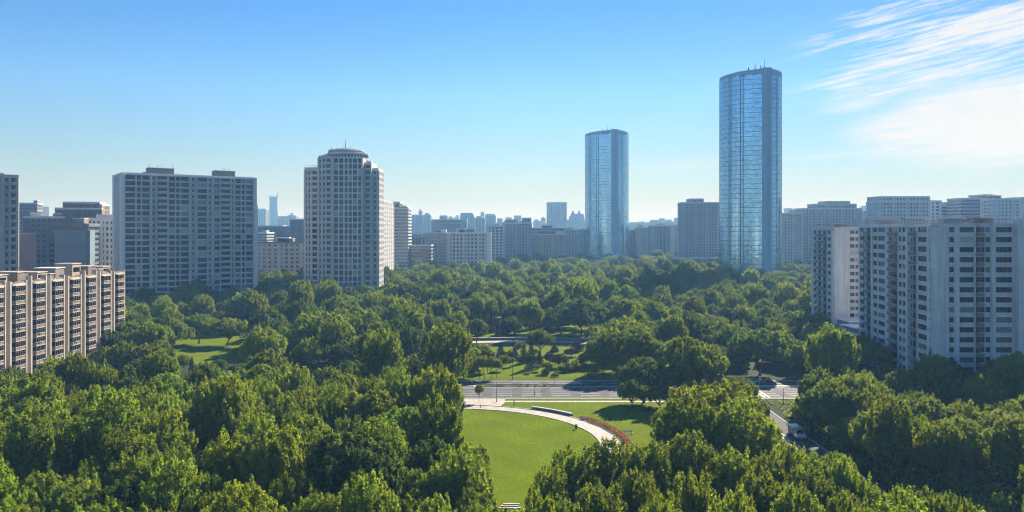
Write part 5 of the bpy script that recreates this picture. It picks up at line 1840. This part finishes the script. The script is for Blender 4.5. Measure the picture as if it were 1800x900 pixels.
def bollard(x, y, h, label):
    X, D = gp(x, y)
    o = empty('bollard_light', (X, D, 0), label, 'bollard')
    b = MB()
    b.tube((0, 0, 0), (0, 0, h * .8), .13, .12, 12)
    b.tube((0, 0, h * .93), (0, 0, h), .17, .06, 12)
    b.build('post', [M_['dkmetal']], o)
    b = MB()
    b.tube((0, 0, h * .8), (0, 0, h * .93), .11, .11, 12)
    b.build('lens', [M_['whitemetal']], o)


bollard(903.6, 713, 1.9, 'dark post light where the curved path meets the plaza')
bollard(845, 716.5, .8, 'short dark bollard on the lawn side edge of the path')
# litter bin by the path
X, D = gp(1012.8, 755)
o = empty('litter_bin', (X, D, .2), 'dark litter bin on the inner kerb halfway along the curved path', 'litter bin')
b = MB()
b.tube((0, 0, 0), (0, 0, .85), .27, .33, 14)
b.build('body', [M_['dkmetal']], o)
b = MB()
b.tube((0, 0, 1.0), (0, 0, 1.1), .37, .28, 14)
for q in range(3):
    b.tube((.27 * math.cos(q * 2.09), .27 * math.sin(q * 2.09), .84), (.27 * math.cos(q * 2.09), .27 * math.sin(q * 2.09), 1.0), .025, k=6)
b.build('hood', [M_['dkmetal']], o)
# low curved wall seat on the outer side of the path
b = MB()
a0, a1 = 1.04, .72
for i in range(14):
    q0, q1 = a0 + (a1 - a0) * i / 14, a0 + (a1 - a0) * (i + 1) / 14
    pt = lambda r, q: (LC[0] + r * math.cos(q), LC[1] + r * math.sin(q))
    for rA, rB, z0, z1, mi in ((LR + PW + 1.0, LR + PW + 1.5, 0, .62, 0), (LR + PW + .85, LR + PW + 1.65, .622, .78, 1)):
        b.prism([pt(rB, q1), pt(rB, q0), pt(rA, q0), pt(rA, q1)], z0, z1, mi)
wl = b.build('wall_seat', [M_['taupe'], M_['kerb']])
tag(wl, 'long low curved stone wall seat with pale top beside the path', 'wall')


def bench(x, y, rz, label, L_=2.4):
    X, D = gp(x, y)
    o = empty('park_bench', (X, D, .03), label, 'bench')
    o.rotation_euler = (0, 0, rz)
    b = MB()
    for i in range(4):
        b.box(-L_ / 2, L_ / 2, -.28 + i * .14, -.17 + i * .14, .42, .47)
    b.build('seat', [M_['cream']], o)
    b = MB()
    for i in range(3):
        b.box(-L_ / 2, L_ / 2, .28 + i * .03, .31 + i * .03, .55 + i * .13, .65 + i * .13)
    b.build('backrest', [M_['cream']], o)
    for s in (-1, 1):
        b = MB()
        b.box(s * L_ * .38 - .04, s * L_ * .38 + .04, -.26, -.20, 0, .418)
        b.box(s * L_ * .38 - .04, s * L_ * .38 + .04, .22, .28, 0, .95)
        b.box(s * L_ * .38 - .04, s * L_ * .38 + .04, -.2, .22, .34, .40)
        b.build('leg', [M_['dkmetal']], o)


bench(1104, 764, .15, 'pale bench on the shaded grass under the broad tree beside the round lawn')
bench(1028, 739, -.5, 'pale bench behind the orange red flower clump')
# stone steps and a bench at the near rim of the lawn
b = MB()
b.box(-2.0, 2.0, -.6, 0, 0, .18)
b.box(-1.6, 1.6, .02, .55, 0, .34)
b.box(-1.2, 1.8, .56, 1.0, 0, .5)
X, D = gp(896, 893)
solid('stone_steps', 'pale stone steps at the near rim of the round lawn', 'steps', b, [M_['kerb']], (X, D, .04))
# white crowd rail on the median
X, D = gp(1010, 680)
o = empty('railing', (X, 255.2, .18), 'white rail on the road median in front of the shaded lawn', 'railing')
b = MB()
for i in range(5):
    b.tube((-2.2 + i * 1.1, 0, 0), (-2.2 + i * 1.1, 0, 1.0), .04, k=8)
b.build('post', [M_['whitemetal']], o)
b = MB()
for z in (.35, .68, 1.02):
    b.tube((-2.25, 0, z), (2.25, 0, z), .045, k=8)
b.build('rail', [M_['whitemetal']], o)
# round white sign on the verge
X, D = gp(1028.5, 670)
o = empty('road_sign', (X, D, 0), 'small round white sign on the dark verge beyond the road', 'sign')
b = MB()
b.tube((0, 0, 0), (0, 0, 2.3), .04, k=8)
b.build('post', [M_['metal']], o)
b = MB()
b.tube((0, -.06, 2.1), (0, -.03, 2.1), .42, .42, 20)
b.build('disc', [M_['whitemetal']], o)
# dark low fence on the far side of the road
b = MB()
for i in range(150):
    b.box(-28 + i * .6, -27.95 + i * .6, 265.3, 265.35, .0, .85)
b.box(-28, 62, 265.29, 265.36, .852, .92)
b.box(-28, 62, 265.29, 265.36, .25, .3)
tag(b.build('fence', [M_['dkmetal']]), 'low dark iron fence along the far kerb of the road below the glade', 'fence')
# terrace wall along the curved walk
b = MB()
for i in range(24):
    (xa, ya), (xb, yb) = arc[i], arc[i + 1]
    b.prism([(xa, ya + 4.5), (xb, yb + 4.5), (xb, yb + 5.1), (xa, ya + 5.1)], 0, 1.1, 0)
    b.prism([(xa, ya + 4.35), (xb, yb + 4.35), (xb, yb + 5.25), (xa, ya + 5.25)], 1.102, 1.28, 1)
tag(b.build('terrace_wall', [M_['taupe'], M_['kerb']]), 'low terrace wall with pale coping behind the curved walk beyond the glade', 'wall')

# ---------------------------------------------------------------- vehicles
M_['carwhite'] = mat('white_car_paint', (0.72, 0.72, 0.72), 0.25, 0.04, spec=.6)
M_['cardark'] = mat('dark_car_paint', (0.05, 0.055, 0.065), 0.25, 0.05, spec=.6)
M_['tyre'] = mat('tyre_rubber', (0.02, 0.02, 0.02), 0.9, 0.1)
M_['lampred'] = mat('red_lamp', (0.35, 0.02, 0.015), 0.3, 0.05)


def side_extrude(b, prof, w_, mi=0, tuck=0.0):
    """closed side outline (x along the vehicle, z up) given width, roof edges drawn in a little"""
    zs = [z for _, z in prof]
    z0, z1 = min(zs), max(zs)
    half = lambda z: w_ / 2 * (1 - tuck * max(0, (z - z0) / (z1 - z0) - .5) * 2)
    L_ = [(x, -half(z), z) for x, z in prof]
    Rr = [(x, half(z), z) for x, z in prof]
    b.poly(L_, mi)
    b.poly(Rr[::-1], mi)
    n = len(prof)
    for i in range(n):
        j = (i + 1) % n
        b.poly([L_[j], L_[i], Rr[i], Rr[j]], mi)


def wheels(o, xs, w_, r):
    for x in xs:
        for s in (-1, 1):
            b = MB()
            y0, y1 = s * (w_ / 2 - .24), s * (w_ / 2 + .02)
            b.tube((x, y0, r), (x, y1, r), r, r, 18)
            wv = b.build('wheel', [M_['tyre']], o)
            b = MB()
            b.tube((x, y1, r), (x, y1 + s * .015, r), r * .58, r * .5, 14)
            b.build('rim', [M_['metal']], wv)


def car(X, Y, rz, label, paint):
    o = empty('parked_car', (X, Y, .04), label, 'car', 'cars by the junction')
    o.rotation_euler = (0, 0, rz)
    b = MB()
    side_extrude(b, [(-2.2, .32), (2.2, .32), (2.25, .62), (2.1, .80), (1.1, .93), (-1.9, .96), (-2.22, .80)], 1.78)
    side_extrude(b, [(1.0, .92), (.35, 1.44), (-1.1, 1.47), (-1.85, .94)], 1.6, 0, .22)
    b.build('body', [M_[paint]], o)
    b = MB()
    side_extrude(b, [(.92, .965), (.33, 1.39), (-1.05, 1.41), (-1.72, .985)], 1.632, 0, .22)
    b.build('window', [M_['g0']], o)
    b = MB()
    b.poly([(1.03, -.66, .95), (1.03, .66, .95), (.40, .58, 1.42), (.40, -.58, 1.42)])
    b.build('windscreen', [M_['g0']], o)
    wheels(o, (-1.35, 1.4), 1.78, .32)
    for s in (-1, 1):
        b = MB()
        b.box(2.2, 2.262, s * .68 - .17, s * .68 + .17, .6, .74)
        b.build('headlight', [M_['whitemetal']], o)
        b = MB()
        b.box(-2.25, -2.19, s * .7 - .14, s * .7 + .14, .68, .84)
        b.build('tail_light', [M_['lampred']], o)


xa, ya = gp(1322, 673.5)
car(xa, ya, .1, 'white car under the trees at the far side of the road junction', 'carwhite')
xa, ya = gp(1350, 676)
car(xa, ya - 1.0, 3.05, 'dark car beside the white one at the road junction', 'cardark')

# small truck on the park lane, nose towards the camera
X, D = gp(1408, 773)
o = empty('small_truck', (68.8, D + 2.2, .05), 'small white roofed truck with dark windows driving down the shaded park lane', 'truck')
o.rotation_euler = (0, 0, -PI / 2 + .02)
b = MB()
side_extrude(b, [(1.0, .5), (3.1, .5), (3.15, 1.05), (2.95, 1.3), (2.2, 1.42), (1.75, 2.25), (1.0, 2.3)], 2.1, 0, .12)
b.build('cab', [M_['carwhite']], o)
b = MB()
b.poly([(2.23, -.86, 1.45), (2.23, .86, 1.45), (1.80, .80, 2.2), (1.80, -.80, 2.2)])
b.build('windscreen', [M_['g0']], o)
for s in (-1, 1):
    b = MB()
    b.box(1.1, 1.85, s * 1.0 - .06, s * 1.0 + .06, 1.42, 2.1)
    b.build('side_window', [M_['g0']], o)
    b = MB()
    b.box(3.08, 3.17, s * .75 - .2, s * .75 + .2, .8, 1.0)
    b.build('headlight', [M_['whitemetal']], o)
b = MB()
b.box(-3.0, .9, -1.08, 1.08, .85, 2.45, 0)
b.box(-3.05, .95, -1.12, 1.12, 2.452, 2.56, 1)
for i in range(5):
    b.box(-2.8 + i * .74, -2.74 + i * .74, -1.1, 1.1, .9, 2.44, 1)
b.build('cargo_box', [M_['darkwall'], M_['carwhite']], o)
b = MB()
b.box(-3.0, 3.0, -.5, .5, .45, .75)
b.build('chassis', [M_['dkmetal']], o)
b = MB()
b.box(3.14, 3.26, -1.0, 1.0, .45, .68)
b.build('bumper', [M_['metal']], o)
wheels(o, (-2.0, 2.2), 2.1, .42)

# ---------------------------------------------------------------- render settings
vs = sc.view_settings
vs.view_transform = 'Standard'
vs.look = 'None'
vs.exposure = EXPO
vs.gamma = 1.0
vs.use_curve_mapping = False
sc.render.engine = 'CYCLES'
cy = sc.cycles
cy.max_bounces = 8
cy.diffuse_bounces = 4
cy.glossy_bounces = 2
cy.transmission_bounces = 5
cy.transparent_max_bounces = 4
cy.volume_bounces = 0
cy.caustics_reflective = cy.caustics_refractive = False
cy.sample_clamp_indirect = 6.0
cy.use_adaptive_sampling = True
cy.adaptive_threshold = 0.015
cy.use_denoising = DENOISE
sc.cycles.filter_width = 1.1
try:
    cy.denoiser = 'OPENIMAGEDENOISE'
    cy.denoising_input_passes = 'RGB_ALBEDO_NORMAL'
    cy.denoising_prefilter = 'FAST'
except Exception as e:
    print('denoise', e)
